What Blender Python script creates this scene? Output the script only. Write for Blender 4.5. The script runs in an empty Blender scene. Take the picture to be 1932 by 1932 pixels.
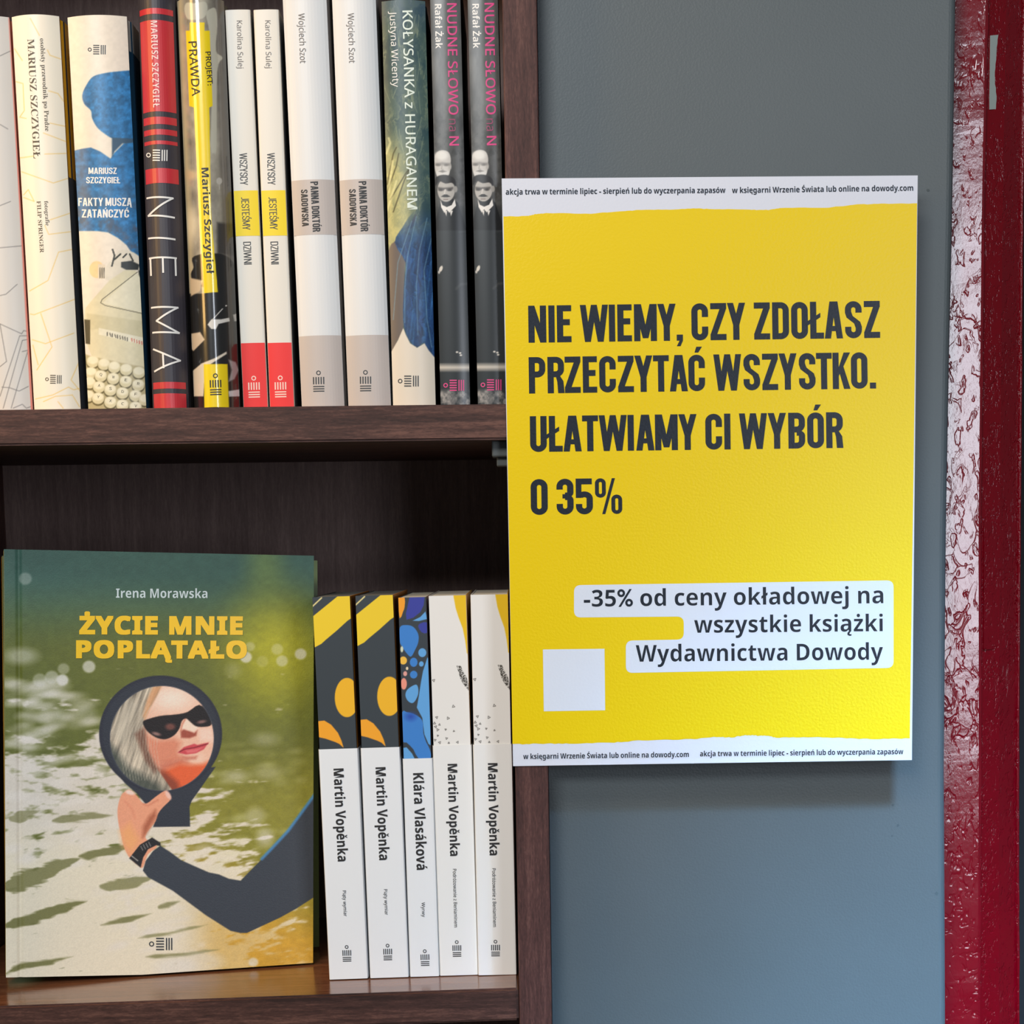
import bpy, bmesh, math
import numpy as np
from mathutils import Matrix, Vector

# ------------------------------------------------------------------ scene, camera, light
scn = bpy.context.scene
COL = scn.collection
IMG = 1932.0
FPX = 3600.0                        # focal length in pixels
PPX, PPY = 1074.0, 1463.0           # principal point (the photograph is a crop)
YAW, PITCH, ROLL = math.radians(1.5), math.atan(3600.0 / 30237.0), 0.0136
CAM = np.array([0.0, -0.968, 1.350])

_f = np.array([math.sin(YAW) * math.cos(PITCH), math.cos(YAW) * math.cos(PITCH), -math.sin(PITCH)])
_r0 = np.array([math.cos(YAW), -math.sin(YAW), 0.0])
_u0 = np.cross(_r0, _f)
_r = _r0 * math.cos(ROLL) - _u0 * math.sin(ROLL)
_u = _u0 * math.cos(ROLL) + _r0 * math.sin(ROLL)
RC = np.array([_r, _u, _f])         # rows: right, up, forward

cam_d = bpy.data.cameras.new('camera')
cam_d.sensor_fit = 'HORIZONTAL'
cam_d.sensor_width = 36.0
cam_d.lens = 36.0 * FPX / IMG
cam_d.shift_x = -(PPX - IMG / 2) / IMG
cam_d.shift_y = (PPY - IMG / 2) / IMG
cam_d.clip_start = 0.01
cam = bpy.data.objects.new('camera', cam_d)
COL.objects.link(cam)
cam.matrix_world = Matrix(((_r[0], _u[0], -_f[0], CAM[0]), (_r[1], _u[1], -_f[1], CAM[1]),
                           (_r[2], _u[2], -_f[2], CAM[2]), (0, 0, 0, 1)))
scn.camera = cam

scn.view_settings.view_transform = 'Standard'
scn.view_settings.look = 'None'
scn.view_settings.gamma = 1.0
scn.view_settings.use_curve_mapping = False
scn.view_settings.exposure = -0.04

world = bpy.data.worlds.new('world')
scn.world = world
world.use_nodes = True
world.node_tree.nodes['Background'].inputs[0].default_value = (0.80, 0.88, 1.0, 1)
world.node_tree.nodes['Background'].inputs[1].default_value = 0.12

def area(name, loc, target, sx, sy, power, color):
    d = bpy.data.lights.new(name, 'AREA')
    d.shape = 'RECTANGLE'; d.size = sx; d.size_y = sy; d.energy = power; d.color = color
    o = bpy.data.objects.new(name, d); COL.objects.link(o)
    o.location = loc
    o.rotation_euler = (Vector(target) - Vector(loc)).to_track_quat('-Z', 'Y').to_euler()
    return o

# shop window behind the camera on the right, ceiling lamp overhead, warm lamp at the left, skylight falling on the lower wall
area('window_daylight', (0.90, -2.5, 1.53), (0.90, 0.0, 1.53), 0.46, 1.00, 17.0, (0.84, 0.90, 1.0))
area('ceiling_lamp', (-0.40, -1.15, 2.60), (0.0, 0.0, 1.30), 0.40, 0.25, 8.0, (1.0, 0.98, 0.94))
area('front_fill', (-0.60, -1.90, 2.25), (-0.1, 0.0, 1.25), 0.9, 0.4, 23.0, (0.92, 0.97, 1.0))  # unseen soft fill from the front, added to brighten the lower shelf
area('warm_lamp', (-0.85, -0.40, 1.72), (-0.2, 0.02, 1.50), 0.25, 0.35, 4.0, (1.0, 0.60, 0.20))
area('sky_light', (0.45, -0.82, 2.30), (0.22, 0.0, 0.89), 0.22, 0.22, 2.4, (0.34, 0.64, 1.0)).data.spread = math.radians(21)

# ------------------------------------------------------------------ projection helpers (photo pixels <-> places)
def proj(P):
    q = (np.asarray(P, float) - CAM) @ RC.T
    return np.stack([PPX + FPX * q[..., 0] / q[..., 2], PPY - FPX * q[..., 1] / q[..., 2]], -1)

def ray(px, py):
    d = np.array([(px - PPX) / FPX, -(py - PPY) / FPX, 1.0]) @ RC
    return d / np.linalg.norm(d)

def at(px, py, Y):
    d = ray(px, py)
    return CAM + d * ((Y - CAM[1]) / d[1])

# ------------------------------------------------------------------ colours and materials
def lin(c):
    c = np.asarray(c, float) / 255.0
    return np.where(c <= 0.04045, c / 12.92, ((c + 0.055) / 1.055) ** 2.4)

MATS = {}
def mat(name, rgb=None, rough=0.5, spec=0.5, coat=0.0, coat_rough=0.05, bump=None, attr=False, metallic=0.0, mottle=None):
    if name in MATS: return MATS[name]
    m = bpy.data.materials.new(name); m.use_nodes = True
    nt = m.node_tree; b = nt.nodes['Principled BSDF']
    b.inputs['Roughness'].default_value = rough
    b.inputs['Specular IOR Level'].default_value = spec
    b.inputs['Coat Weight'].default_value = coat
    b.inputs['Coat Roughness'].default_value = coat_rough
    b.inputs['Metallic'].default_value = metallic
    if attr:
        a = nt.nodes.new('ShaderNodeAttribute'); a.attribute_name = 'Col'
        nt.links.new(a.outputs['Color'], b.inputs['Base Color'])
    else:
        c = lin(rgb); b.inputs['Base Color'].default_value = (*c, 1)
    tc = nt.nodes.new('ShaderNodeTexCoord')
    if mottle:
        s, amt = mottle
        n = nt.nodes.new('ShaderNodeTexNoise'); n.inputs['Scale'].default_value = s; n.inputs['Detail'].default_value = 5
        nt.links.new(tc.outputs['Object'], n.inputs['Vector'])
        r = nt.nodes.new('ShaderNodeValToRGB')
        c = lin(rgb)
        r.color_ramp.elements[0].position = 0.3; r.color_ramp.elements[1].position = 0.7
        r.color_ramp.elements[0].color = (*(c * (1 - amt)), 1); r.color_ramp.elements[1].color = (*(c * (1 + amt)), 1)
        nt.links.new(n.outputs['Fac'], r.inputs['Fac']); nt.links.new(r.outputs['Color'], b.inputs['Base Color'])
    if bump:
        s, st = bump
        n = nt.nodes.new('ShaderNodeTexNoise'); n.inputs['Scale'].default_value = s; n.inputs['Detail'].default_value = 3
        nt.links.new(tc.outputs['Object'], n.inputs['Vector'])
        bp = nt.nodes.new('ShaderNodeBump'); bp.inputs['Strength'].default_value = st; bp.inputs['Distance'].default_value = 0.001
        nt.links.new(n.outputs['Fac'], bp.inputs['Height']); nt.links.new(bp.outputs['Normal'], b.inputs['Normal'])
    MATS[name] = m
    return m

def wood(name, axis, dark, mid, light, rough=0.42, spec=0.25):
    """walnut laminate: grain runs along axis (0 = x, 1 = y, 2 = z)"""
    m = bpy.data.materials.new(name); m.use_nodes = True
    nt = m.node_tree; b = nt.nodes['Principled BSDF']; L = nt.links
    tc = nt.nodes.new('ShaderNodeTexCoord')
    def noise(scale_along, scale_across, detail, dist):
        mp = nt.nodes.new('ShaderNodeMapping')
        sc = [scale_across] * 3; sc[axis] = scale_along
        mp.inputs['Scale'].default_value = sc
        n = nt.nodes.new('ShaderNodeTexNoise'); n.inputs['Scale'].default_value = 1.0
        n.inputs['Detail'].default_value = detail; n.inputs['Distortion'].default_value = dist
        L.new(tc.outputs['Object'], mp.inputs['Vector']); L.new(mp.outputs['Vector'], n.inputs['Vector'])
        return n
    n1 = noise(7, 180, 4, 0.6); n2 = noise(90, 900, 3, 0.4); n3 = noise(350, 1500, 2, 0.8)
    a1 = nt.nodes.new('ShaderNodeMath'); a1.operation = 'MULTIPLY_ADD'; a1.inputs[1].default_value = 0.45
    L.new(n1.outputs['Fac'], a1.inputs[0])
    a2 = nt.nodes.new('ShaderNodeMath'); a2.operation = 'MULTIPLY'; a2.inputs[1].default_value = 0.32
    L.new(n2.outputs['Fac'], a2.inputs[0])
    a3 = nt.nodes.new('ShaderNodeMath'); a3.operation = 'MULTIPLY_ADD'; a3.inputs[1].default_value = 0.23
    L.new(n3.outputs['Fac'], a3.inputs[0]); L.new(a2.outputs[0], a3.inputs[2]); L.new(a3.outputs[0], a1.inputs[2])
    r = nt.nodes.new('ShaderNodeValToRGB')
    e = r.color_ramp.elements
    e[0].position = 0.36; e[0].color = (*lin(dark), 1); e[1].position = 0.64; e[1].color = (*lin(light), 1)
    k = e.new(0.5); k.color = (*lin(mid), 1)
    L.new(a1.outputs[0], r.inputs['Fac']); L.new(r.outputs['Color'], b.inputs['Base Color'])
    b.inputs['Roughness'].default_value = rough; b.inputs['Specular IOR Level'].default_value = spec
    bp = nt.nodes.new('ShaderNodeBump'); bp.inputs['Strength'].default_value = 0.25; bp.inputs['Distance'].default_value = 0.0004
    L.new(a1.outputs[0], bp.inputs['Height']); L.new(bp.outputs['Normal'], b.inputs['Normal'])
    MATS[name] = m
    return m

# ------------------------------------------------------------------ object helpers
def link(name, me, parent=None, m=None, label=None):
    o = bpy.data.objects.new(name, me); COL.objects.link(o)
    if parent is not None: o.parent = parent
    if m is not None:
        me.materials.clear(); me.materials.append(m)
    if label: o['label'] = label
    return o

def mesh(name, verts, faces, parent=None, m=None, smooth=False, label=None):
    me = bpy.data.meshes.new(name)
    me.from_pydata([tuple(map(float, v)) for v in verts], [], faces)
    me.update()
    if smooth: me.polygons.foreach_set('use_smooth', [True] * len(me.polygons))
    return link(name, me, parent, m, label)

def box_bm(bm, x0, x1, y0, y1, z0, z1, bevel=0.0, seg=2):
    vs = [bm.verts.new(p) for p in ((x0, y0, z0), (x1, y0, z0), (x1, y1, z0), (x0, y1, z0), (x0, y0, z1), (x1, y0, z1), (x1, y1, z1), (x0, y1, z1))]
    fs = [bm.faces.new([vs[i] for i in q]) for q in ((3, 2, 1, 0), (4, 5, 6, 7), (0, 1, 5, 4), (1, 2, 6, 5), (2, 3, 7, 6), (3, 0, 4, 7))]
    if bevel:
        ed = list({e for f in fs for e in f.edges})
        bmesh.ops.bevel(bm, geom=ed, offset=bevel, segments=seg, affect='EDGES', profile=0.5)

def box(name, x0, x1, y0, y1, z0, z1, parent=None, m=None, bevel=0.0, seg=2, label=None):
    bm = bmesh.new(); box_bm(bm, x0, x1, y0, y1, z0, z1, bevel, seg)
    me = bpy.data.meshes.new(name); bm.to_mesh(me); bm.free()
    return link(name, me, parent, m, label)

def empty(name, loc, rot=None, label=None, cat=None, group=None, kind=None):
    o = bpy.data.objects.new(name, None); COL.objects.link(o)
    o.empty_display_size = 0.02
    if rot is not None: o.matrix_world = Matrix.Translation(loc) @ rot
    else: o.location = loc
    tag(o, label, cat, group, kind)
    return o

def tag(o, label=None, cat=None, group=None, kind=None):
    if label: o['label'] = label
    if cat: o['category'] = cat
    if group: o['group'] = group
    if kind: o['kind'] = kind

def copy_tree(o, parent=None):
    c = o.copy(); COL.objects.link(c)
    if parent is not None: c.parent = parent
    for ch in list(o.children): copy_tree(ch, c)
    return c

# ------------------------------------------------------------------ printed faces
class Face:
    """a printed face: root matrix, sheet surface y = surf(u), coordinates u across, v up, in metres"""
    def __init__(self, root, M, surf=None):
        self.root = root; self.M = np.array(M); self.Mi = np.linalg.inv(self.M)
        self.curved = surf is not None
        self.surf = surf or (lambda u: np.zeros_like(np.asarray(u, float)))
    def uv(self, px, py):
        o = self.Mi[:3, :3] @ CAM + self.Mi[:3, 3]
        d = self.Mi[:3, :3] @ ray(px, py)
        y = 0.0
        for _ in range(3):
            p = o + d * ((y - o[1]) / d[1]); y = float(self.surf(p[0]))
        return p[0], p[2]
    def p3(self, u, v, eps):
        return (u, float(self.surf(u)) - eps, v)
    def px(self, U, V):
        L = np.stack([U, self.surf(U), V], -1)
        return proj(L @ self.M[:3, :3].T + self.M[:3, 3])

def ink(face, name, polys, m, eps=0.00016, label=None, steps=7):
    """polys: list of (verts_px, faces); one thin printed mesh that follows the face"""
    bm = bmesh.new()
    for k, (vs, fs) in enumerate(polys):
        lift = (k % steps) * 2e-6
        bv = []
        for (x, y) in vs:
            u, v = face.uv(x, y); bv.append(bm.verts.new((u, -lift, v)))
        for f in fs:
            q = [bv[i] for i in f]
            ar = sum(q[i].co.x * q[(i + 1) % len(q)].co.z - q[(i + 1) % len(q)].co.x * q[i].co.z for i in range(len(q)))
            if ar < 0: q.reverse()
            try: bm.faces.new(q)
            except ValueError: pass
    if face.curved and bm.verts:
        us = [v.co.x for v in bm.verts]; n = int((max(us) - min(us)) / 0.0008)
        for i in range(1, n + 1):
            bmesh.ops.bisect_plane(bm, geom=bm.verts[:] + bm.edges[:] + bm.faces[:], plane_co=(min(us) + i * 0.0008, 0, 0), plane_no=(1, 0, 0))
    for v in bm.verts: v.co.y += float(face.surf(v.co.x)) - eps
    me = bpy.data.meshes.new(name); bm.to_mesh(me); bm.free()
    return link(name, me, face.root, m, label)

def poly(pts): return (list(pts), [tuple(range(len(pts)))])

def stroke(pts, w):
    """polyline in pixels as quads"""
    V, F = [], []
    for (x0, y0), (x1, y1) in zip(pts[:-1], pts[1:]):
        d = math.hypot(x1 - x0, y1 - y0); nx, ny = -(y1 - y0) / d * w / 2, (x1 - x0) / d * w / 2
        ex, ey = (x1 - x0) / d * w * 0.3, (y1 - y0) / d * w * 0.3
        b = len(V)
        V += [(x0 + nx - ex, y0 + ny - ey), (x1 + nx + ex, y1 + ny + ey), (x1 - nx + ex, y1 - ny + ey), (x0 - nx - ex, y0 - ny - ey)]
        F.append((b, b + 1, b + 2, b + 3))
    return (V, F)

# ---- lettering: a condensed stroke alphabet, and the built-in font for the rest
def arc(cx, cy, rx, ry, t, a0, a1, n=14):
    V, F = [], []
    for i in range(n + 1):
        a = math.radians(a0 + (a1 - a0) * i / n); c, s = math.cos(a), math.sin(a)
        V += [(cx + rx * c, cy + ry * s), (cx + (rx - t) * c, cy + (ry - t) * s)]
    for i in range(n): F.append((2 * i, 2 * i + 2, 2 * i + 3, 2 * i + 1))
    return (V, F)

def cond_glyph(ch, t):
    w = 0.44; R = lambda a, b, c, d: poly([(a, b), (c, b), (c, d), (a, d)])
    P = lambda *p: poly(p)
    r = w / 2; k = 0.22
    top = lambda: arc(r, 1 - k, r, k, t, 0, 180); bot = lambda: arc(r, k, r, k, t, 180, 360)
    ac = {'Ć': 'C', 'Ń': 'N', 'Ó': 'O', 'Ś': 'S', 'Ą': 'A', 'Ł': 'L', 'Ż': 'Z'}
    if ch in ac:
        W, g = cond_glyph(ac[ch], t)
        if ch in 'ĆŃÓŚ': g = g + [P((W / 2 - 0.05, 1.06), (W / 2 + 0.05, 1.06), (W / 2 + 0.15, 1.22), (W / 2 + 0.0, 1.22))]
        if ch == 'Ż': g = g + [R(W / 2 - t / 2, 1.07, W / 2 + t / 2, 1.2)]
        if ch == 'Ą': g = g + [P((W - t, 0.0), (W - 0.02, 0.0), (W - 0.07, -0.09), (W + 0.03, -0.1), (W + 0.03, -0.18), (W - 0.12, -0.17), (W - 0.16, -0.09))]
        if ch == 'Ł': g = g + [P((-0.11, 0.33), (0.27, 0.58), (0.27, 0.70), (-0.11, 0.45))]
        return W, g
    if ch == ' ': return 0.17, []
    if ch == '.': return t, [R(0, 0, t, t)]
    if ch == ',': return t, [R(0, 0, t, t), P((t * 0.45, 0), (t, 0), (t * 0.6, -0.15), (0, -0.15))]
    if ch == 'I': return t, [R(0, 0, t, 1)]
    if ch == 'L': return 0.36, [R(0, 0, t, 1), R(0, 0, 0.36, t)]
    if ch == 'T': return 0.42, [R(0.21 - t / 2, 0, 0.21 + t / 2, 1), R(0, 1 - t, 0.42, 1)]
    if ch in 'EF':
        g = [R(0, 0, t, 1), R(0, 1 - t, 0.38, 1), R(0, 0.46, 0.34, 0.46 + t)]
        if ch == 'E': g.append(R(0, 0, 0.38, t))
        return 0.38, g
    if ch == 'N': return 0.47, [R(0, 0, t, 1), R(0.47 - t, 0, 0.47, 1), P((0, 1), (t, 1), (0.47, 0), (0.47 - t, 0))]
    if ch == 'M': return 0.60, [R(0, 0, t, 1), R(0.6 - t, 0, 0.6, 1), P((0, 1), (t * 1.15, 1), (0.3 + t * .45, 0.08), (0.3 - t * .45, 0.08)), P((0.6, 1), (0.6 - t * 1.15, 1), (0.3 - t * .45, 0.08), (0.3 + t * .45, 0.08))]
    if ch == 'W':
        q = t * 0.95
        return 0.74, [P((0, 1), (q, 1), (0.17 + q * .7, 0), (0.17 - q * .3, 0)), P((0.37 - q / 2, 1), (0.37 + q / 2, 1), (0.17 + q * .7, 0), (0.17 - q * .3, 0)),
                      P((0.37 - q / 2, 1), (0.37 + q / 2, 1), (0.57 + q * .3, 0), (0.57 - q * .7, 0)), P((0.74 - q, 1), (0.74, 1), (0.57 + q * .3, 0), (0.57 - q * .7, 0))]
    if ch == 'Y': return 0.48, [R(0.24 - t / 2, 0, 0.24 + t / 2, 0.42), P((0, 1), (t, 1), (0.24 + t / 2, 0.4), (0.24 - t / 2, 0.4)), P((0.48 - t, 1), (0.48, 1), (0.24 + t / 2, 0.4), (0.24 - t / 2, 0.4))]
    if ch == 'Z': return 0.42, [R(0, 1 - t, 0.42, 1), R(0, 0, 0.42, t), P((0, t * .9), (t * 1.05, t * .9), (0.42, 1 - t * .9), (0.42 - t * 1.05, 1 - t * .9))]
    if ch == 'A': return 0.48, [P((0, 0), (t, 0), (0.24 + t * .35, 1), (0.24 - t * .65, 1)), P((0.48 - t, 0), (0.48, 0), (0.24 + t * .65, 1), (0.24 - t * .35, 1)), R(0.12, 0.2, 0.36, 0.2 + t * .85)]
    if ch == 'K': return 0.47, [R(0, 0, t, 1), P((0.47 - t * 1.05, 1), (0.47, 1), (t * 1.0, 0.36), (t * .9, 0.55)), P((0.47 - t * 1.05, 0), (0.47, 0), (t * 1.7, 0.66), (t * 1.0, 0.52))]
    if ch == 'U': return w, [R(0, k, t, 1), R(w - t, k, w, 1), bot()]
    if ch == 'J': return 0.30, [R(0.3 - t, k, 0.3, 1), arc(0.3 - r, k, r, k, t, 270, 360), R(0, 0, 0.3 - r + .01, t)]
    if ch in 'O0': return w, [R(0, k, t, 1 - k), R(w - t, k, w, 1 - k), bot(), top()]
    if ch in 'CG':
        g = [R(0, k, t, 1 - k), top(), bot(), R(w - t, 0.63, w, 1 - k)]
        g += [R(w - t, k, w, 0.37)] if ch == 'C' else [R(w - t, k, w, 0.52), R(w * .5, 0.52 - t * .8, w, 0.52)]
        return w, g
    if ch == 'D': return w, [R(0, 0, t, 1), R(w - t, k, w, 1 - k), R(0, 0, r, t), R(0, 1 - t, r, 1), arc(r, 1 - k, r, k, t, 0, 90), arc(r, k, r, k, t, 270, 360)]
    if ch in 'PRB':
        g = [R(0, 0, t, 1), R(0, 1 - t, r, 1), arc(r, 1 - k, r, k, t, 0, 90)]
        y = 0.44 if ch != 'B' else 0.45
        g += [R(w - t, y + k, w, 1 - k), arc(r, y + k, r, k, t, 270, 360), R(0, y, r, y + t)]
        if ch == 'R': g += [P((w - t, 0), (w + .01, 0), (w - .02, y * .75), (w - t * .8, y + .07), (r, y + .02), (w - t - .02, y * .7))]
        if ch == 'B': g += [R(0, 0, r, t), arc(r, k, r, k, t, 270, 360), R(w - t, k, w, 0.36), arc(r, 0.36, r, 0.16, t, 0, 90)]
        return w, g
    if ch == 'S': return w, [top(), bot(), R(w - t, 0.69, w, 1 - k), R(0, k, t, 0.31), R(0, 0.68, t, 1 - k), R(w - t, k, w, 0.32),
                             P((0, 0.69), (t, 0.72), (t * 1.25, 0.60), (w - t * .25, 0.44), (w, 0.31), (w - t, 0.28), (w - t * 1.25, 0.40), (t * .25, 0.56))]
    if ch == '3': return w, [top(), bot(), R(w - t, 0.62, w, 1 - k), R(w - t, k, w, 0.40), R(0, 0.70, t, 1 - k), R(0, k, t, 0.30), arc(r, 0.62, r, 0.17, t, 270, 360), arc(r, 0.40, r, 0.17, t, 0, 90), R(r * .7, 0.45, r * 1.1, 0.57)]
    if ch == '5': return w, [R(0, 1 - t, w * .95, 1), R(0, 0.46, t * .9, 1), arc(r, 0.44, r, 0.2, t, 0, 150), R(w - t, k, w, 0.44), bot(), R(0, k, t, 0.29)]
    if ch == '%':
        s = 0.28; q = t * .62; z = []
        for ox, oy in ((0, 0.46), (0.42, 0)):
            z += [(lambda g: ([(x + ox, y + oy) for x, y in g[0]], g[1]))(g) for g in (arc(s / 2, 0.4, s / 2, 0.14, q, 0, 180), arc(s / 2, 0.14, s / 2, 0.14, q, 180, 360), R(0, 0.14, q, 0.4), R(s - q, 0.14, s, 0.4))]
        return 0.70, z + [P((0.18, 0), (0.26, 0), (0.52, 1), (0.44, 1))]
    return 0.4, []

def math_bold(s):
    o = ''
    for c in s:
        if 'A' <= c <= 'Z': o += chr(0x1D400 + ord(c) - 65)
        elif 'a' <= c <= 'z': o += chr(0x1D41A + ord(c) - 97)
        else: o += c
    return o

def font_text(s, off=0.0, space=1.0):
    cu = bpy.data.curves.new('lettering', 'FONT'); cu.body = s; cu.size = 1.0; cu.offset = off; cu.space_character = space
    cu.resolution_u = 3
    o = bpy.data.objects.new('lettering', cu); COL.objects.link(o)
    dg = bpy.context.evaluated_depsgraph_get(); dg.update()
    ev = o.evaluated_get(dg); me = ev.to_mesh()
    V = [(v.co.x, v.co.y) for v in me.vertices]; F = [tuple(p.vertices) for p in me.polygons]
    ev.to_mesh_clear()
    bpy.data.objects.remove(o); bpy.data.curves.remove(cu)
    return V, F

CAPH = 0.682
_gc = {}
DIA = {'ą': ('a', 'o'), 'ę': ('e', 'o'), 'ł': ('l', 's'), 'Ł': ('L', 'S'), 'ó': ('o', 'a'), 'ń': ('n', 'a'), 'ś': ('s', 'a'), 'ć': ('c', 'a'), 'á': ('a', 'a'), 'ż': ('z', 'd'),
       'ě': ('e', 'v'), 'Ś': ('S', 'A'), 'Ć': ('C', 'A'), 'Ó': ('O', 'A'), 'Ż': ('Z', 'D'), 'Ą': ('A', 'O'), 'Ń': ('N', 'A')}
def sans_char(c, bold):
    if 'A' <= c <= 'Z': return chr((0x1D5D4 if bold else 0x1D5A0) + ord(c) - 65)
    if 'a' <= c <= 'z': return chr((0x1D5EE if bold else 0x1D5BA) + ord(c) - 97)
    if '0' <= c <= '9': return chr((0x1D7EC if bold else 0x1D7E2) + ord(c) - 48)
    return c

def sans_glyph(c, bold, off):
    """verts in capital heights, faces, advance, list of mark polygons"""
    key = (c, bold, off)
    if key in _gc: return _gc[key]
    base, dia = DIA.get(c, (c, None))
    if c == ' ': r = ([], [], 0.36, [])
    else:
        k = 0.714 if base.isalnum() else CAPH
        V, F = font_text(sans_char(base, bold), off if base.isalnum() else off + (0.016 if bold else 0))
        bar = sans_char('I', bold)
        W, _ = font_text(sans_char(base, bold) + bar)
        iw = max(v[0] for v in font_text(bar)[0])
        adv = (max(v[0] for v in W) - iw) / k
        V = [(x / k, y / k) for x, y in V]
        xs = [v[0] for v in V]; x0, x1 = min(xs), max(xs); cx = (x0 + x1) / 2; xh = 0.76
        t = 0.19 if bold else 0.12; M = []
        if dia in ('a', 'A'):
            y = xh + 0.07 if dia == 'a' else 1.06
            M.append(poly([(cx - .07, y), (cx + .03, y), (cx + .06 + t, y + .22), (cx + .01, y + .22)]))
        if dia in ('d', 'D'):
            y = xh + 0.20 if dia == 'd' else 1.16
            M.append(poly([(cx + t * .56 * math.cos(q * math.pi / 6), y + t * .56 * math.sin(q * math.pi / 6)) for q in range(12)]))
        if dia == 'v':
            y = xh + .07; M.append(poly([(cx - t * .35, y), (cx + t * .35, y), (cx + .20, y + .22), (cx + .20 - t * .65, y + .22), (cx, y + .09), (cx - .20 + t * .65, y + .22), (cx - .20, y + .22)]))
        if dia in ('s', 'S'):
            xl = x0 - .09; xr = x1 + .09 if dia == 's' else x0 + .36; yc = .52 if dia == 's' else .46
            M.append(poly([(xl, yc - .17), (xr, yc + .06), (xr, yc + .06 + t * .85), (xl, yc - .17 + t * .85)]))
        if dia in ('o', 'O'):
            xr = x1 if dia == 'O' else x1 - .03
            M.append(poly([(xr - .16, 0.01), (xr, 0.01), (xr - .09, -.11), (xr - .06, -.16), (xr + .04, -.15), (xr + .04, -.25), (xr - .10, -.26), (xr - .21, -.20), (xr - .22, -.11)]))
        r = (V, F, adv, M)
    _gc[key] = r
    return r

def glyph_polys(s, font, weight):
    """list of (verts with baseline 0 and capital height 1, faces), x range"""
    P = []
    if font == 'cond':
        x = 0.0; t = weight or 0.163
        for i, ch in enumerate(s):
            W, g = cond_glyph(ch, t); nx = s[i:i + 2]
            P += [([(x + a, c) for a, c in vs], fs) for vs, fs in g]
            x += W + (0.0 if ch == ' ' else 0.06)
            if nx in KERN: x -= 0.04
    elif font == 'serif':
        V, F = font_text(math_bold(s.replace('Ł', 'L')), weight or 0.0)
        V = [(x / CAPH, y / CAPH) for x, y in V]; P.append((V, F))
        if s.endswith('Ł'):
            x1 = max(v[0] for v in V); P.append(poly([(x1 - .86, .36), (x1 - .32, .62), (x1 - .32, .76), (x1 - .86, .50)]))
    else:
        x = 0.0; off = weight or 0.0; track = 0.05 if s.isupper() and font == 'bold' else 0.0
        for ch in s:
            V, F, adv, M = sans_glyph(ch, font == 'bold', off)
            P += [([(x + a, c) for a, c in vs], fs) for vs, fs in [(V, F)] + M if vs]
            x += adv + 1.6 * max(0, off) + track
    xs = [v[0] for vs, _ in P for v in vs]
    return P, min(xs), max(xs)

KERN = ('AT', 'TA', 'WY', 'ŁA', 'YT', 'ZY', 'TW', 'AĆ', 'Y,', 'KO', 'WI', 'AM', 'MY', 'YW', 'RZ', 'ST', 'TK')
def text_polys(s, p0, p1, cap, font='sans', weight=None):
    fat = 0.0
    if font == 'heavy': font, fat, weight = 'bold', weight, None
    P, x0, x1 = glyph_polys(s, font, weight)
    if fat: P = [([(x + a, y * (1 - 2 * fat) + fat + c) for x, y in vs], fs) for a, c in ((0, 0), (fat, fat), (-fat, fat), (fat, -fat), (-fat, -fat)) for vs, fs in P]
    dx, dy = p1[0] - p0[0], p1[1] - p0[1]; L = math.hypot(dx, dy)
    ux, uy = dy / L * cap, -dx / L * cap
    f = lambda x, y: (p0[0] + dx * (x - x0) / (x1 - x0) + ux * y, p0[1] + dy * (x - x0) / (x1 - x0) + uy * y)
    return [([f(x, y) for x, y in vs], fs) for vs, fs in P]

def text(face, name, s, p0, p1, cap, m, font='sans', weight=None, eps=0.00016, label=None):
    return ink(face, name, text_polys(s, p0, p1, cap, font, weight), m, eps, label, 97 if font == 'heavy' else 7)

def mark(face, c, width, d, m, name='publisher_mark', eps=0.00016):
    """ring, five short bars, three long bars; d = pixel direction from the ring to the bars"""
    s = width / 16.0; L = math.hypot(*d); bx, by = d[0] / L * s, d[1] / L * s; ax, ay = -by, bx
    T = lambda a, b: (c[0] + ax * a + bx * b, c[1] + ay * a + by * b)
    polys = []
    V, F = arc(0, 0, 3.3, 3.3, 1.35, 0, 360, 24); polys.append(([T(*v) for v in V], F))
    for k in (-7.1, -3.55, 0, 3.55, 7.1): polys.append(poly([T(k - .85, 5.8), T(k + .85, 5.8), T(k + .85, 16), T(k - .85, 16)]))
    for k in (19.2, 22.5, 25.8): polys.append(poly([T(-7.8, k - .8), T(7.8, k - .8), T(7.8, k + .8), T(-7.8, k + .8)]))
    return ink(face, name, polys, m, eps)

# ---- colour prints: pictures painted over a fine grid of the printed face
def _hash(ix, iy, seed):
    h = (ix.astype(np.int64) * 374761393 + iy.astype(np.int64) * 668265263 + seed * 974711) & 0x7fffffff
    h = ((h ^ (h >> 13)) * 1274126177) & 0x7fffffff
    return ((h ^ (h >> 16)) & 0xffff) / 65535.0

def vnoise(x, y, seed=0):
    ix, iy = np.floor(x), np.floor(y); fx, fy = x - ix, y - iy
    fx = fx * fx * (3 - 2 * fx); fy = fy * fy * (3 - 2 * fy)
    a, b, c, d = _hash(ix, iy, seed), _hash(ix + 1, iy, seed), _hash(ix, iy + 1, seed), _hash(ix + 1, iy + 1, seed)
    return (a * (1 - fx) + b * fx) * (1 - fy) + (c * (1 - fx) + d * fx) * fy

def fbm(x, y, seed=0, n=4):
    s, a, t = 0, 1.0, 0
    for i in range(n):
        s = s + a * vnoise(x, y, seed + i); t += a; a *= 0.55; x = x * 2.03; y = y * 2.03
    return s / t

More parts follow.
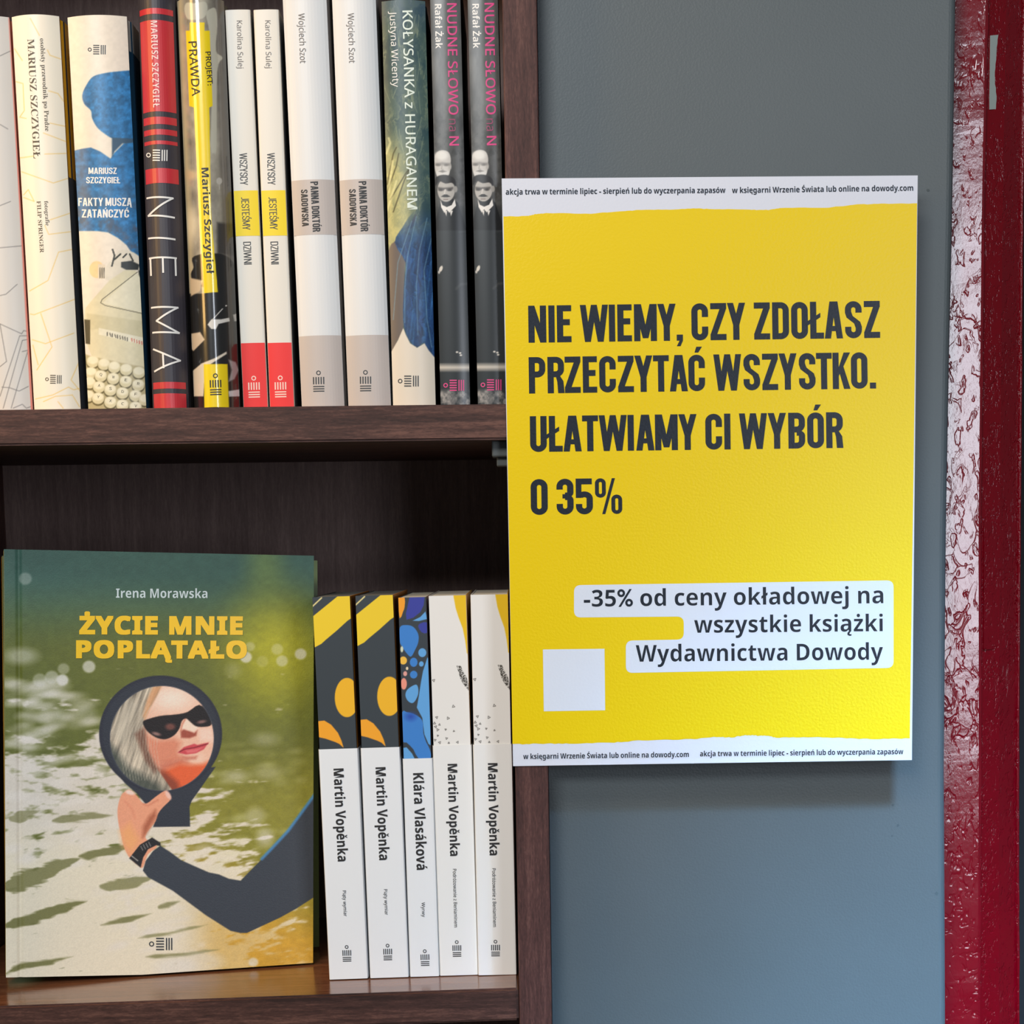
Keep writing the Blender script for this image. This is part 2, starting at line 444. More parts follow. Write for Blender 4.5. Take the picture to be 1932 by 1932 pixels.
class Canvas:
    def __init__(self, face, u0, u1, v0, v1, step=1.3, foot=None):
        self.face = face
        ppm = 3720.0
        self.nu = max(3, int((u1 - u0) * ppm / step) + 1); self.nv = max(3, int((v1 - v0) * ppm / step) + 1)
        self.U, self.V = np.meshgrid(np.linspace(u0, u1, self.nu), np.linspace(v0, v1, self.nv))
        if foot is not None: self.V = foot(self.U) + (1 - foot(self.U) / v1) * self.V
        P = face.px(self.U, self.V); self.X, self.Y = P[..., 0], P[..., 1]
        self.c = np.zeros(self.X.shape + (3,))
    def mix(self, a, col):
        a = np.clip(a, 0, 1)[..., None]
        self.c = self.c * (1 - a) + np.asarray(col, float) * a
    def fill(self, col): self.c[:] = np.asarray(col, float)
    def ell(self, cx, cy, rx, ry, col, rot=0.0, soft=1.2, a=1.0):
        X, Y = self.X - cx, self.Y - cy; c, s = math.cos(math.radians(rot)), math.sin(math.radians(rot))
        x, y = X * c + Y * s, -X * s + Y * c
        d = (np.sqrt((x / rx) ** 2 + (y / ry) ** 2) - 1) * min(rx, ry)
        self.mix(a * np.clip(0.5 - d / soft, 0, 1), col)
    def _sd(self, pts):
        X, Y = self.X, self.Y; D = np.full(X.shape, 1e9); ins = np.zeros(X.shape, bool)
        n = len(pts)
        for i in range(n):
            x0, y0 = pts[i]; x1, y1 = pts[(i + 1) % n]
            dx, dy = x1 - x0, y1 - y0; q = dx * dx + dy * dy + 1e-12
            k = np.clip(((X - x0) * dx + (Y - y0) * dy) / q, 0, 1)
            D = np.minimum(D, (X - x0 - k * dx) ** 2 + (Y - y0 - k * dy) ** 2)
            if dy != 0:
                cr = ((y0 > Y) != (y1 > Y)) & (X < dx * (Y - y0) / dy + x0); ins ^= cr
        D = np.sqrt(D)
        return np.where(ins, -D, D)
    def poly(self, pts, col, soft=1.2, a=1.0, curve=0):
        if curve: pts = smooth(pts, curve)
        self.mix(a * np.clip(0.5 - self._sd(pts) / soft, 0, 1), col)
    def line(self, pts, w, col, soft=1.0, a=1.0):
        X, Y = self.X, self.Y; D = np.full(X.shape, 1e9)
        for (x0, y0), (x1, y1) in zip(pts[:-1], pts[1:]):
            dx, dy = x1 - x0, y1 - y0; q = dx * dx + dy * dy + 1e-12
            k = np.clip(((X - x0) * dx + (Y - y0) * dy) / q, 0, 1)
            D = np.minimum(D, (X - x0 - k * dx) ** 2 + (Y - y0 - k * dy) ** 2)
        self.mix(a * np.clip(0.5 - (np.sqrt(D) - w / 2) / soft, 0, 1), col)
    def mesh(self, name, m, eps=0.00006, extra=None):
        y = self.face.surf(self.U) - eps
        if extra is not None: y = y + extra
        co = np.stack([self.U, y, self.V], -1).reshape(-1, 3)
        nu, nv = self.nu, self.nv
        i = (np.arange(nv - 1)[:, None] * nu + np.arange(nu - 1)[None, :]).reshape(-1)
        F = np.stack([i, i + 1, i + 1 + nu, i + nu], -1).astype(np.int32)
        me = bpy.data.meshes.new(name)
        me.vertices.add(len(co)); me.vertices.foreach_set('co', co.astype(np.float32).ravel())
        me.loops.add(F.size); me.loops.foreach_set('vertex_index', F.ravel())
        me.polygons.add(len(F)); me.polygons.foreach_set('loop_start', (np.arange(len(F)) * 4).astype(np.int32))
        me.polygons.foreach_set('use_smooth', np.ones(len(F), bool))
        me.update(calc_edges=True); me.validate()
        at_ = me.color_attributes.new('Col', 'FLOAT_COLOR', 'POINT')
        col = np.ones((len(co), 4), np.float32); col[:, :3] = np.clip(lin(np.clip(self.c, 0, 255)), 0, 0.9).reshape(-1, 3)
        at_.data.foreach_set('color', col.ravel())
        return link(name, me, self.face.root, m)

def smooth(pts, n=6):
    """closed Catmull-Rom through the points"""
    out = []; N = len(pts); P = [np.array(p, float) for p in pts]
    for i in range(N):
        a, b, c, d = P[i - 1], P[i], P[(i + 1) % N], P[(i + 2) % N]
        for k in range(n):
            t = k / n
            out.append(tuple(0.5 * (2 * b + (c - a) * t + (2 * a - 5 * b + 4 * c - d) * t * t + (3 * b - a - 3 * c + d) * t ** 3)))
    return out

def Z(ox, oy, s, *pts):
    """points read off an enlargement with origin (ox, oy) and scale s, back to photo pixels"""
    return [(ox + x / s, oy + y / s) for x, y in pts]

_rs = np.random.RandomState(7)
# ------------------------------------------------------------------ the room
M_GREY = mat('grey_wall_paint', (80, 87, 89), rough=0.46, spec=0.5, bump=(900, 0.12), mottle=(9, 0.06))
M_RED = None
def red_paint(name, rgb, rough, scale, strength, spec):
    """thick gloss paint: smooth skin, sparse wrinkles and pits"""
    m = bpy.data.materials.new(name); m.use_nodes = True
    nt = m.node_tree; b = nt.nodes['Principled BSDF']; L = nt.links
    b.inputs['Base Color'].default_value = (*lin(rgb), 1)
    b.inputs['Roughness'].default_value = rough; b.inputs['Specular IOR Level'].default_value = spec
    tc = nt.nodes.new('ShaderNodeTexCoord')
    mp = nt.nodes.new('ShaderNodeMapping'); mp.inputs['Scale'].default_value = (scale, scale, scale * 0.6)
    L.new(tc.outputs['Object'], mp.inputs['Vector'])
    def noise(sc, det, dist):
        n = nt.nodes.new('ShaderNodeTexNoise'); n.inputs['Scale'].default_value = sc; n.inputs['Detail'].default_value = det; n.inputs['Distortion'].default_value = dist
        L.new(mp.outputs['Vector'], n.inputs['Vector']); return n
    def ramp(src, p0, p1):
        q = nt.nodes.new('ShaderNodeMapRange'); q.inputs['From Min'].default_value = p0; q.inputs['From Max'].default_value = p1; q.interpolation_type = 'SMOOTHSTEP'
        L.new(src, q.inputs['Value']); return q.outputs['Result']
    def madd(a_, k, c_):
        q = nt.nodes.new('ShaderNodeMath'); q.operation = 'MULTIPLY_ADD'; q.inputs[1].default_value = k
        L.new(a_, q.inputs[0])
        if isinstance(c_, (int, float)): q.inputs[2].default_value = c_
        else: L.new(c_, q.inputs[2])
        return q.outputs[0]
    n1 = noise(1.0, 2.0, 1.2)                      # wrinkles: thin dark lines where the noise crosses a level
    d = nt.nodes.new('ShaderNodeMath'); d.operation = 'SUBTRACT'; d.inputs[1].default_value = 0.5; L.new(n1.outputs['Fac'], d.inputs[0])
    ab = nt.nodes.new('ShaderNodeMath'); ab.operation = 'ABSOLUTE'; L.new(d.outputs[0], ab.inputs[0])
    wr0 = ramp(ab.outputs[0], 0.0, 0.035)
    gate = ramp(noise(0.45, 1.0, 0.0).outputs['Fac'], 0.44, 0.60)
    mx = nt.nodes.new('ShaderNodeMath'); mx.operation = 'MAXIMUM'; L.new(wr0, mx.inputs[0]); L.new(gate, mx.inputs[1]); wr = mx.outputs[0]
    n2 = noise(2.2, 2.0, 0.4); pit = ramp(n2.outputs['Fac'], 0.66, 0.56)
    n3 = noise(0.5, 2.0, 0.0); n4 = noise(6.0, 2.0, 0.0)
    h = madd(wr, 0.5, madd(pit, 0.45, madd(n3.outputs['Fac'], 1.1, madd(n4.outputs['Fac'], 0.20, madd(noise(16.0, 2.0, 0.0).outputs['Fac'], 0.07, 0.0)))))
    bp = nt.nodes.new('ShaderNodeBump'); bp.inputs['Strength'].default_value = strength; bp.inputs['Distance'].default_value = 0.001
    L.new(h, bp.inputs['Height']); L.new(bp.outputs['Normal'], b.inputs['Normal'])
    return m
M_RED = red_paint('red_gloss_paint', (116, 0, 16), 0.17, 95.0, 0.30, 0.9)
M_RED2 = red_paint('red_gloss_paint_jamb', (108, 0, 13), 0.17, 200.0, 0.45, 0.5)

box('floor', -3, 3, -3.5, 3, -0.05, 0.0, None, mat('floor_paint', (120, 112, 104), rough=0.5, mottle=(6, 0.15)))['kind'] = 'structure'

box('wall_left', -3, 0.0152, 0.224, 0.3, 0.0, 2.6, None, mat('pale_wall_paint', (150, 148, 142), rough=0.7))['kind'] = 'structure'

# grey wall board whose right edge is not quite straight
def strip_mesh(name, cols, m, parent=None, smooth_=False):
    """cols: list of columns, each a list of points from bottom to top"""
    V = [p for c in cols for p in c]; n = len(cols[0]); F = []
    for i in range(len(cols) - 1):
        for j in range(n - 1): F.append((i * n + j, (i + 1) * n + j, (i + 1) * n + j + 1, i * n + j + 1))
    return mesh(name, V, F, parent, m, smooth_)

YW = 0.018
ZS = [0.0, 0.5, 0.9] + [1.05 + 0.02 * i for i in range(30)] + [1.8, 2.1, 2.6]
def edge_x(pairs, Y):
    pts = sorted((at(x, y, Y)[2], at(x, y, Y)[0]) for x, y in pairs)
    zz, xx = [p[0] for p in pts], [p[1] for p in pts]
    return lambda z: float(np.interp(z, zz, xx))
eW = edge_x([(1805.6, 0), (1799.6, 400), (1793, 700), (1787.5, 1000), (1783.5, 1450), (1786, 1932)], YW)
cols = [[(0.0152, YW, z) for z in ZS]]
for k in (0.2, 0.4, 0.6, 0.8): cols.append([(0.0152 + (eW(z) - 0.004 - 0.0152) * k, YW, z) for z in ZS])
cols.append([(eW(z) - 0.0040, YW, z) for z in ZS])
for a in (20, 40, 60, 75, 90): cols.append([(eW(z) - 0.0040 + 0.0040 * math.sin(math.radians(a)), YW + 0.004 * (1 - math.cos(math.radians(a))), z) for z in ZS])
cols.append([(eW(z), YW + 0.02, z) for z in ZS]); cols.append([(0.0152, YW + 0.02, z) for z in ZS]); cols.append([(0.0152, YW, z) for z in ZS])
wall = strip_mesh('wall_back', cols, M_GREY, smooth_=False)
wall['kind'] = 'structure'
# marks on the grey wall: small chips and rubbed spots
mk = []
def blot(px, py, r, Y, seed):
    rs = np.random.RandomState(seed); n = 14; pts = []
    for i in range(n):
        a = 2 * math.pi * i / n; q = r * (0.6 + 0.7 * rs.rand()); p = at(px + q * math.cos(a), py + q * math.sin(a), Y); pts.append(p)
    return pts
V, F = [], []
for px, py, r, s in ((1751, 359, 3.0, 1), (1767, 1686, 4.0, 2), (1694, 1557, 3.0, 3), (1684, 1519, 2.2, 4), (1683, 1577, 2.0, 5)):
    b = len(V); q = blot(px, py, r, YW - 0.0002, s); V += q; F.append(tuple(range(b, b + len(q))))
mesh('chip_marks', V, F, wall, mat('chipped_paint', (70, 78, 80), rough=0.7), label='small dark chips in the grey paint')

# red steel door frame
door = empty('door_1', at(1850, 1000, 0.036) * np.array([1, 1, 0]), label='glossy red painted steel door frame beside the grey wall', cat='door frame', kind='structure')
ox, oy = door.location[0], door.location[1]
YA = 0.036
eA = edge_x([(1865.5, 0), (1857.7, 400), (1851.5, 1000), (1852, 1450), (1849.7, 1932)], YA)
YB = 0.052
eB = edge_x([(1931, 0), (1925, 400), (1920.5, 1000), (1917, 1450), (1918, 1932)], YB)
ZF = [0.0, 0.5, 0.9] + [1.05 + 0.004 * i for i in range(146)] + [1.8, 2.1, 2.4]
wob = lambda z, s: 0.00025 * (2 * float(vnoise(np.array(z * 90.0), np.array(s * 1.7), 5)) - 1)
rel = lambda c: [(x - ox, y - oy, z) for x, y, z in c]
c0 = [(eW(z) - 0.012, YA, z) for z in ZF]; c1 = [(eW(z) + 0.004, YA, z) for z in ZF]; c2 = [(eA(z) - 0.0015, YA + wob(z, 1), z) for z in ZF]
c3 = [(eA(z) + wob(z, 2), YA + 0.0008, z) for z in ZF]; c4 = [(eA(z) + 0.0002, YA + 0.004, z) for z in ZF]
strip_mesh('frame_face', [rel(c) for c in (c0, c1, c2, c3, c4)], M_RED, door, False)
d0 = [(eA(z) + 0.0001, YA + 0.003, z) for z in ZF]
d1 = [(eA(z) + (eB(z) - eA(z)) * 0.5, (YA + YB) / 2 + wob(z, 3), z) for z in ZF]
d2 = [(eB(z), YB + wob(z, 4), z) for z in ZF]
strip_mesh('jamb', [rel(c) for c in (d0, d1, d2)], M_RED2, door, False)
r0 = [(eB(z) - 0.0004, YB + 0.0003, z) for z in ZF]; r1 = [(eB(z) + 0.0003 + wob(z, 6), YB - 0.0012, z) for z in ZF]; r2 = [(eB(z) + 0.0013 + wob(z, 7), YB - 0.0010, z) for z in ZF]
r3 = [(eB(z) + 0.0019, YB + 0.001, z) for z in ZF]; r4 = [(eB(z) + 0.0021, YB + 0.03, z) for z in ZF]
strip_mesh('jamb_bead', [rel(c) for c in (r0, r1, r2, r3, r4)], M_RED2, door, True)
xb = at(1931, 1000, YB)[0]
box('dark_gap_strip', xb - ox - 0.0005, xb - ox + 0.12, YB - oy + 0.02, YB - oy + 0.05, 0.0, 2.4, door, mat('gap_black', (14, 13, 14), rough=0.8))  # black strip stands in for the dark gap beside the frame
# hinge leaf painted over, and a bare patch of tape on the jamb
def jamb_quad(name, pts, th, m, lift=0.0006, label=None):
    top, bot = [], []
    for px, py in pts:
        # intersect the ray with the slanted jamb plane
        z0 = at(px, py, YA)[2]; xa, xb_ = eA(z0), eB(z0); A = np.array([xa, YA + 0.003, 0]); n = np.array([-(YB - YA - 0.003), (xb_ - xa), 0]); n = n / np.linalg.norm(n)
        d = ray(px, py); k = ((A - CAM) @ n) / (d @ n); P = CAM + d * k
        top.append(P - n * th - [ox, oy, 0]); bot.append(P + n * 0.0003 - [ox, oy, 0])
    N = len(pts); F = [tuple(range(N))] + [(i, (i + 1) % N, N + (i + 1) % N, N + i) for i in range(N)]
    return mesh(name, top + bot, F, door, m, label=label)
jamb_quad('hinge_leaf', Z(1680, 1000, 3.865, (672, -60), (760, -60), (790, 210), (815, 500), (832, 700), (830, 860), (670, 872)), 0.0012, M_RED2)
jamb_quad('bare_patch', Z(1680, 0, 4.83, (905, 326), (975, 320), (985, 400), (998, 480), (990, 560), (966, 605), (968, 760), (985, 900), (972, 995), (897, 1000), (897, 900)), 0.0007, mat('bare_metal_patch', (150, 158, 152), rough=0.55), label='pale grey unpainted patch')

# ------------------------------------------------------------------ bookcase
W_H = wood('walnut_laminate_shelf', 0, (48, 31, 27), (72, 47, 41), (106, 73, 63), 0.55)
W_V = wood('walnut_laminate_upright', 2, (54, 33, 30), (80, 51, 46), (108, 74, 66), 0.55)
W_S = wood('walnut_laminate_gloss', 0, (92, 54, 36), (118, 72, 48), (140, 90, 62), 0.17, 0.5)  # shelf tops and edges: reddish, lightened to carry the reflected sheen in the colour
W_B = wood('walnut_back_board', 2, (100, 80, 75), (114, 93, 87), (130, 108, 101), 0.5)
XL, XR = at(-205, 1000, 0)[0], -0.0022
DEP = 0.215
case = empty('bookcase', (-0.16, 0.11, 0), label='dark walnut laminate bookcase with books on two shelves', cat='bookcase')
cx, cy = -0.16, 0.11
box('side_panel', XR - cx, 0.0147 - cx, 0 - cy, DEP + 0.007 - cy, 0, 2.05, case, W_V, 0.0006)
box('side_panel', XL - 0.0169 - cx, XL - cx, 0 - cy, DEP + 0.007 - cy, 0, 2.05, case, W_V, 0.0006)
box('back_panel', XL - cx, XR - cx, DEP - cy, DEP + 0.006 - cy, 0.02, 2.04, case, W_B)
ZU0, ZU1 = 1.4044, 1.4220
def shelf(z0l, z0r, z1l, z1r, m=W_H):
    """board between the uprights; z at x = -0.27 and x = 0"""
    bm = bmesh.new(); box_bm(bm, XL - cx, XR - cx - 0.0003, -cy + 0.0004, DEP - cy, 0, 1, 0.0)
    f = lambda a, b, x: a + (b - a) * (x + cx + 0.2690) / (0.2690 - 0.0033)
    for v in bm.verts: v.co.z = f(z0l, z0r, v.co.x) if v.co.z < 0.5 else f(z1l, z1r, v.co.x)
    bmesh.ops.bevel(bm, geom=list(bm.edges), offset=0.0011, segments=2, affect='EDGES')
    me = bpy.data.meshes.new('shelf'); bm.to_mesh(me); bm.free()
    o = link('shelf', me, case)
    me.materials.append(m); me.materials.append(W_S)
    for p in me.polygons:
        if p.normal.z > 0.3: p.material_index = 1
    return o
shelf(ZU0, ZU0, ZU1, ZU1)
ZL0, ZL1 = 1.1200, 1.1243                      # lower shelf tilted down to the left to fit its image line
shelf(ZL0 - 0.0172, ZL1 - 0.0172, ZL0, ZL1)
shelf(1.7150, 1.7150, 1.7330, 1.7330)
shelf(0.8150, 0.8150, 0.8330, 0.8330)
shelf(2.03, 2.03, 2.048, 2.048)
shelf(0.06, 0.06, 0.078, 0.078)
def zlow(x): return ZL0 + (ZL1 - ZL0) * (x + 0.2690) / (0.2690 - 0.0033)
# shelf support clip under the upper shelf at the right upright
clip_m = mat('grey_plastic_clip', (88, 92, 90), rough=0.35)
a = at(928, 838, 0.02); b = at(955, 863, 0.02); c = at(937, 866, 0.02); d = at(955, 880, 0.02)
bm = bmesh.new(); box_bm(bm, a[0] - cx, XR - cx + 0.0005, 0.012 - cy, 0.03 - cy, b[2], ZU0 + 0.0004, 0.0008)
box_bm(bm, c[0] - cx, XR - cx + 0.0005, 0.016 - cy, 0.028 - cy, d[2], b[2] + 0.0004, 0.0006)
me = bpy.data.meshes.new('shelf_support'); bm.to_mesh(me); bm.free()
link('shelf_support', me, case, clip_m, label='small grey plastic shelf support clip')

# ------------------------------------------------------------------ poster
YP = -0.0008
pr = at(1344, 1440, YP)
poster = empty('poster', pr, label='yellow paper sale poster with torn white edges taped over the bookcase upright', cat='poster')
PF = Face(poster, Matrix.Translation(pr))
PAPER = mat('poster_paper', (214, 216, 226), rough=0.5, bump=(700, 0.06))
YEL = mat('poster_yellow_print', (232, 200, 0), rough=0.32, spec=0.24, bump=(700, 0.09))
NAVY = mat('poster_navy_ink', (26, 33, 44), rough=0.36, spec=0.24, bump=(700, 0.08))
WHT = mat('poster_white_panel', (214, 220, 232), rough=0.5, bump=(700, 0.06))
cor = [(946.5, 336.8), (1731.5, 331), (1720.5, 1434), (968, 1445.5)]
fr = [PF.p3(*PF.uv(*p), 0.0) for p in cor]
mesh('paper_sheet', fr + [(x, y + 0.0007, z) for x, y, z in fr], [(0, 3, 2, 1), (4, 5, 6, 7), (0, 1, 5, 4), (1, 2, 6, 5), (2, 3, 7, 6), (3, 0, 4, 7)], poster, PAPER)
rs = np.random.RandomState(3)
def ragged(pts, amp, n=14):
    out = []
    for (x0, y0), (x1, y1) in zip(pts[:-1], pts[1:]):
        for i in range(n):
            k = i / n; out.append((x0 + (x1 - x0) * k, y0 + (y1 - y0) * k + rs.uniform(-amp, amp)))
    return out + [pts[-1]]
tp = ragged(Z(930, 300, 2.273, (45, 246), (150, 245), (180, 237), (235, 232), (420, 234), (560, 224), (620, 219), (760, 217), (860, 212), (950, 215), (1100, 218), (1180, 218), (1230, 210), (1440, 208), (1560, 195), (1680, 192), (1819, 190)), 0.6, 8)
bt = ragged(Z(930, 1070, 2.273, (84, 760), (200, 757), (330, 757), (520, 752), (640, 742), (850, 738), (960, 728), (1030, 730), (1090, 720), (1150, 724), (1180, 723), (1215, 733), (1330, 729), (1500, 733), (1640, 738), (1788, 735)), 0.9, 8)
ink(PF, 'yellow_print', [poly(tp + bt[::-1])], YEL, 0.00008)
# pale panel behind the offer: one outline with rounded corners
def rounded(pts, r, n=6):
    out = []; N = len(pts)
    for i in range(N):
        p0, p1, p2 = (np.array(pts[(i + k) % N], float) for k in (-1, 0, 1))
        a = (p0 - p1) / np.linalg.norm(p0 - p1) * r; b_ = (p2 - p1) / np.linalg.norm(p2 - p1) * r
        for k in range(n + 1):
            t = k / n; out.append(tuple(p1 + a * (1 - t) ** 2 + b_ * t ** 2))
    return out
ink(PF, 'white_panel', [poly(rounded([(1083, 1104), (1685.8, 1095), (1685.8, 1260), (1180.8, 1269.6), (1180.8, 1208.6), (1290, 1206.6), (1290, 1163.2), (1083, 1165)], 13))], WHT, 0.00014)
ink(PF, 'white_square', [poly([(1024.3, 1225.3), (1140.5, 1224), (1141.8, 1340), (1026, 1342)])], WHT, 0.00014)
T = lambda nm, s, p0, p1, cap, font='sans', w=None: text(PF, nm, s, p0, p1, cap, NAVY, font, w, 0.0002)
T('headline_line', 'NIE WIEMY, CZY ZDOŁASZ', (997.3, 646.7), (1660.5, 637.4), 69.8, 'cond')
T('headline_line', 'PRZECZYTAĆ WSZYSTKO.', (998.2, 742.6), (1652.8, 732.9), 68.6, 'cond')
T('headline_line', 'UŁATWIAMY CI WYBÓR', (1000.4, 852.8), (1591.2, 845), 67.5, 'cond')
T('headline_line', 'O 35%', (1001.7, 971.6), (1174, 969.4), 67.5, 'cond')
T('offer_line', '-35% od ceny okładowej na', (1101.6, 1144.8), (1666.5, 1138.2), 31.5, 'bold', -0.004)
T('offer_line', 'wszystkie książki', (1309.7, 1194), (1665.6, 1191), 31.5, 'bold', -0.004)
T('offer_line', 'Wydawnictwa Dowody', (1199.7, 1248.6), (1666, 1244.7), 31.5, 'bold', -0.004)
T('small_print', 'akcja trwa w terminie lipiec - sierpień lub do wyczerpania zapasów', (954.2, 367.4), (1368.6, 364.0), 10.6, 'bold')
T('small_print', 'w księgarni Wrzenie Świata lub online na dowody.com', (1381, 364.4), (1722.8, 359.8), 10.6, 'bold')
T('small_print', 'w księgarni Wrzenie Świata lub online na dowody.com', (987.2, 1432.2), (1299.6, 1428.1), 10.0, 'bold')
T('small_print', 'akcja trwa w terminie lipiec - sierpień lub do wyczerpania zapasów', (1320.7, 1427), (1704.3, 1422.8), 10.0, 'bold')
# ------------------------------------------------------------------ books
PRINT = mat('printed_cover', attr=True, rough=0.38, spec=0.4)
PRINT_G = mat('printed_cover_gloss', attr=True, rough=0.28, spec=0.4)
PRINT_M = mat('printed_cover_matt', attr=True, rough=0.5, spec=0.35)
PAGES = mat('book_pages', (226, 216, 196), rough=0.9, mottle=(300, 0.08))
PAGESD = mat('book_pages_grey', (120, 116, 108), rough=0.9)
_ck = {}
def cloth(rgb, rough=0.42):
    k = (tuple(rgb), rough)
    if k not in _ck: _ck[k] = mat('cover_%d_%d_%d_%d' % (*rgb, int(rough * 100)), rgb, rough=rough, spec=0.4)
    return _ck[k]

class Book: pass
def spine_book(name, TL, TR, BL, BR, Y0, z_base, H=None, bulge=0.0, depth=0.135, hard=False, col=(220, 215, 205), right=None, left=None,
               pages=None, label='', group='', rough=0.42):
    P = {k: at(*v, Y0) for k, v in dict(TL=TL, TR=TR, BL=BL, BR=BR).items()}
    up = (P['TL'] - P['BL'] + P['TR'] - P['BR']); lean = math.atan2(up[0], up[2])
    ux = np.array([math.cos(lean), 0, -math.sin(lean)]); uz = np.array([math.sin(lean), 0, math.cos(lean)])
    w = 0.5 * ((P['TR'] - P['TL']) @ ux + (P['BR'] - P['BL']) @ ux)
    mid = 0.5 * (P['BL'] + P['BR']); z0 = z_base if not callable(z_base) else z_base(mid[0])
    zr = z0 + abs(math.sin(lean)) * w / 2 + 0.0001
    root_p = mid + uz * ((zr - mid[2]) / uz[2]); root_p[1] = Y0
    h = H or 0.5 * ((P['TL'] + P['TR']) @ uz) - root_p @ uz
    M = Matrix.Translation(root_p) @ Matrix.Rotation(lean, 4, 'Y')
    root = empty(name, root_p, Matrix.Rotation(lean, 4, 'Y'), label, 'book', group)
    bpy.context.view_layer.update()
    B = Book(); B.root, B.w, B.h, B.M, B.lean = root, w, h, M, lean
    hw = w / 2; t = 0.0024 if hard else 0.0005
    surf = lambda u: -bulge * (1 - np.clip(np.abs(np.asarray(u, float)) / hw, 0, 1) ** 2) if bulge else np.zeros_like(np.asarray(u, float))
    B.face = Face(root, M, surf)
    # cover: a band that runs along the left board, round the spine and along the right board
    r = min(0.0012, hw * 0.12)
    prof = []
    if hard: side = [(hw, depth), (hw, 0.010), (hw - 0.0012, 0.0065), (hw - 0.0008, 0.003)]
    else: side = [(hw, depth), (hw, r * 1.2)]
    N = 14
    left_p = [(-x, y) for x, y in side]; right_p = side[::-1]
    sp = []
    for i in range(N + 1):
        u = -hw + r * 0.4 + (w - r * 0.8) * i / N
        sp.append((u, float(surf(u)) + (r * 0.25 if i in (0, N) else 0.0)))
    outer = left_p + sp + right_p; nL, nS = len(left_p), len(sp)
    inner = []
    for i, (x, y) in enumerate(outer):
        if i < nL: inner.append((x + t, y if i == 0 else max(y, t)))
        elif i < nL + nS: inner.append((max(-hw + t, min(hw - t, x)), y + t))
        else: inner.append((x - t, y if i == len(outer) - 1 else max(y, t)))
    n = len(outer); V = []; F = []
    for zc in (0.0, h):
        V += [(x, y, zc) for x, y in outer] + [(x, y, zc) for x, y in inner]
    o0, i0, o1, i1 = 0, n, 2 * n, 3 * n
    mi = []
    for i in range(n - 1):
        k = 1 if i < nL - 1 else (2 if i >= nL + nS else 0)
        F.append((o0 + i, o0 + i + 1, o1 + i + 1, o1 + i)); mi.append(k)
        F.append((i0 + i + 1, i0 + i, i1 + i, i1 + i + 1)); mi.append(0)
        F.append((o1 + i, o1 + i + 1, i1 + i + 1, i1 + i)); mi.append(k)
        F.append((o0 + i + 1, o0 + i, i0 + i, i0 + i + 1)); mi.append(k)
    for i in (0, n - 1): F.append((o0 + i, o1 + i, i1 + i, i0 + i)); mi.append(0)
    cv = mesh('cover', V, F, root)
    cv.data.materials.append(cloth(col, rough)); cv.data.materials.append(cloth(left or col, rough)); cv.data.materials.append(cloth(right or col, rough))
    cv.data.polygons.foreach_set('material_index', mi)
    ins = 0.003 if hard else 0.0003
    bm = bmesh.new(); box_bm(bm, -hw + t + 0.0001, hw - t - 0.0001, t + 0.0006, depth - (0.003 if hard else 0.0004), ins, h - ins)
    me = bpy.data.meshes.new('page_block'); bm.to_mesh(me); bm.free()
    link('page_block', me, root, pages or PAGES)
    return B

def vband(B, name, y0, y1, col, inset=0.0003, eps=0.0001, m=None, n=16):
    """colour band across the spine between photo rows y0 (top) and y1 (bottom); None = end of the spine"""
    hw = B.w / 2 - inset
    cxp = B.face.px(np.array([0.0]), np.array([B.h / 2]))[0][0]
    def v_of(y):
        c = cxp
        for _ in range(3):
            u, v = B.face.uv(c, y); c = B.face.px(np.array([0.0]), np.array([v]))[0][0]
        return v
    v1 = B.h if y0 is None else v_of(y0); v0 = 0.0 if y1 is None else v_of(y1)
    V, F = [], []
    for i in range(n + 1):
        u = -hw + 2 * hw * i / n; y = float(B.face.surf(u)) - eps; V += [(u, y, v0), (u, y, v1)]
    for i in range(n): F.append((2 * i, 2 * i + 2, 2 * i + 3, 2 * i + 1))
    return mesh(name, V, F, B.root, m or cloth(col))

def side_patch(B, y0, y1, col):
    """printed patch on the right-hand board between photo rows y0 and y1"""
    def v_of(y):
        x = B.face.px(np.array([B.w / 2]), np.array([B.h / 2]))[0][0]
        for _ in range(3): v = B.face.uv(x, y)[1]; x = B.face.px(np.array([B.w / 2]), np.array([v]))[0][0]
        return v
    v1 = B.h if y0 is None else v_of(y0); v0 = 0.0 if y1 is None else v_of(y1); x = B.w / 2 + 0.00006
    ys = (0.0105, 0.13)
    return mesh('board_print', [(x, ys[0], v0), (x, ys[1], v0), (x, ys[1], v1), (x, ys[0], v1), (x - 0.0011, 0.0066, v0), (x - 0.0011, 0.0066, v1), (x - 0.0007, 0.003, v0), (x - 0.0007, 0.003, v1)],
                [(0, 1, 2, 3), (4, 0, 3, 5), (6, 4, 5, 7)], B.root, cloth(col))

def canvas(B, step=1.3, v0=0.0, v1=None, inset=0.0002):
    return Canvas(B.face, -B.w / 2 + inset, B.w / 2 - inset, v0, B.h if v1 is None else v1, step)

INK = mat('black_ink', (36, 34, 34), rough=0.5); INKG = mat('grey_ink', (112, 104, 98), rough=0.5); INKB = mat('brown_ink', (84, 74, 58), rough=0.5)
INKW = mat('white_ink', (232, 228, 222), rough=0.45); INKM = mat('magenta_ink', (216, 62, 128), rough=0.4); INKK = mat('dark_slate_ink', (52, 54, 56), rough=0.5)
UP, LO = 'books on the upper shelf', 'books on the lower shelf'
YU = 0.012
SH = ZU1

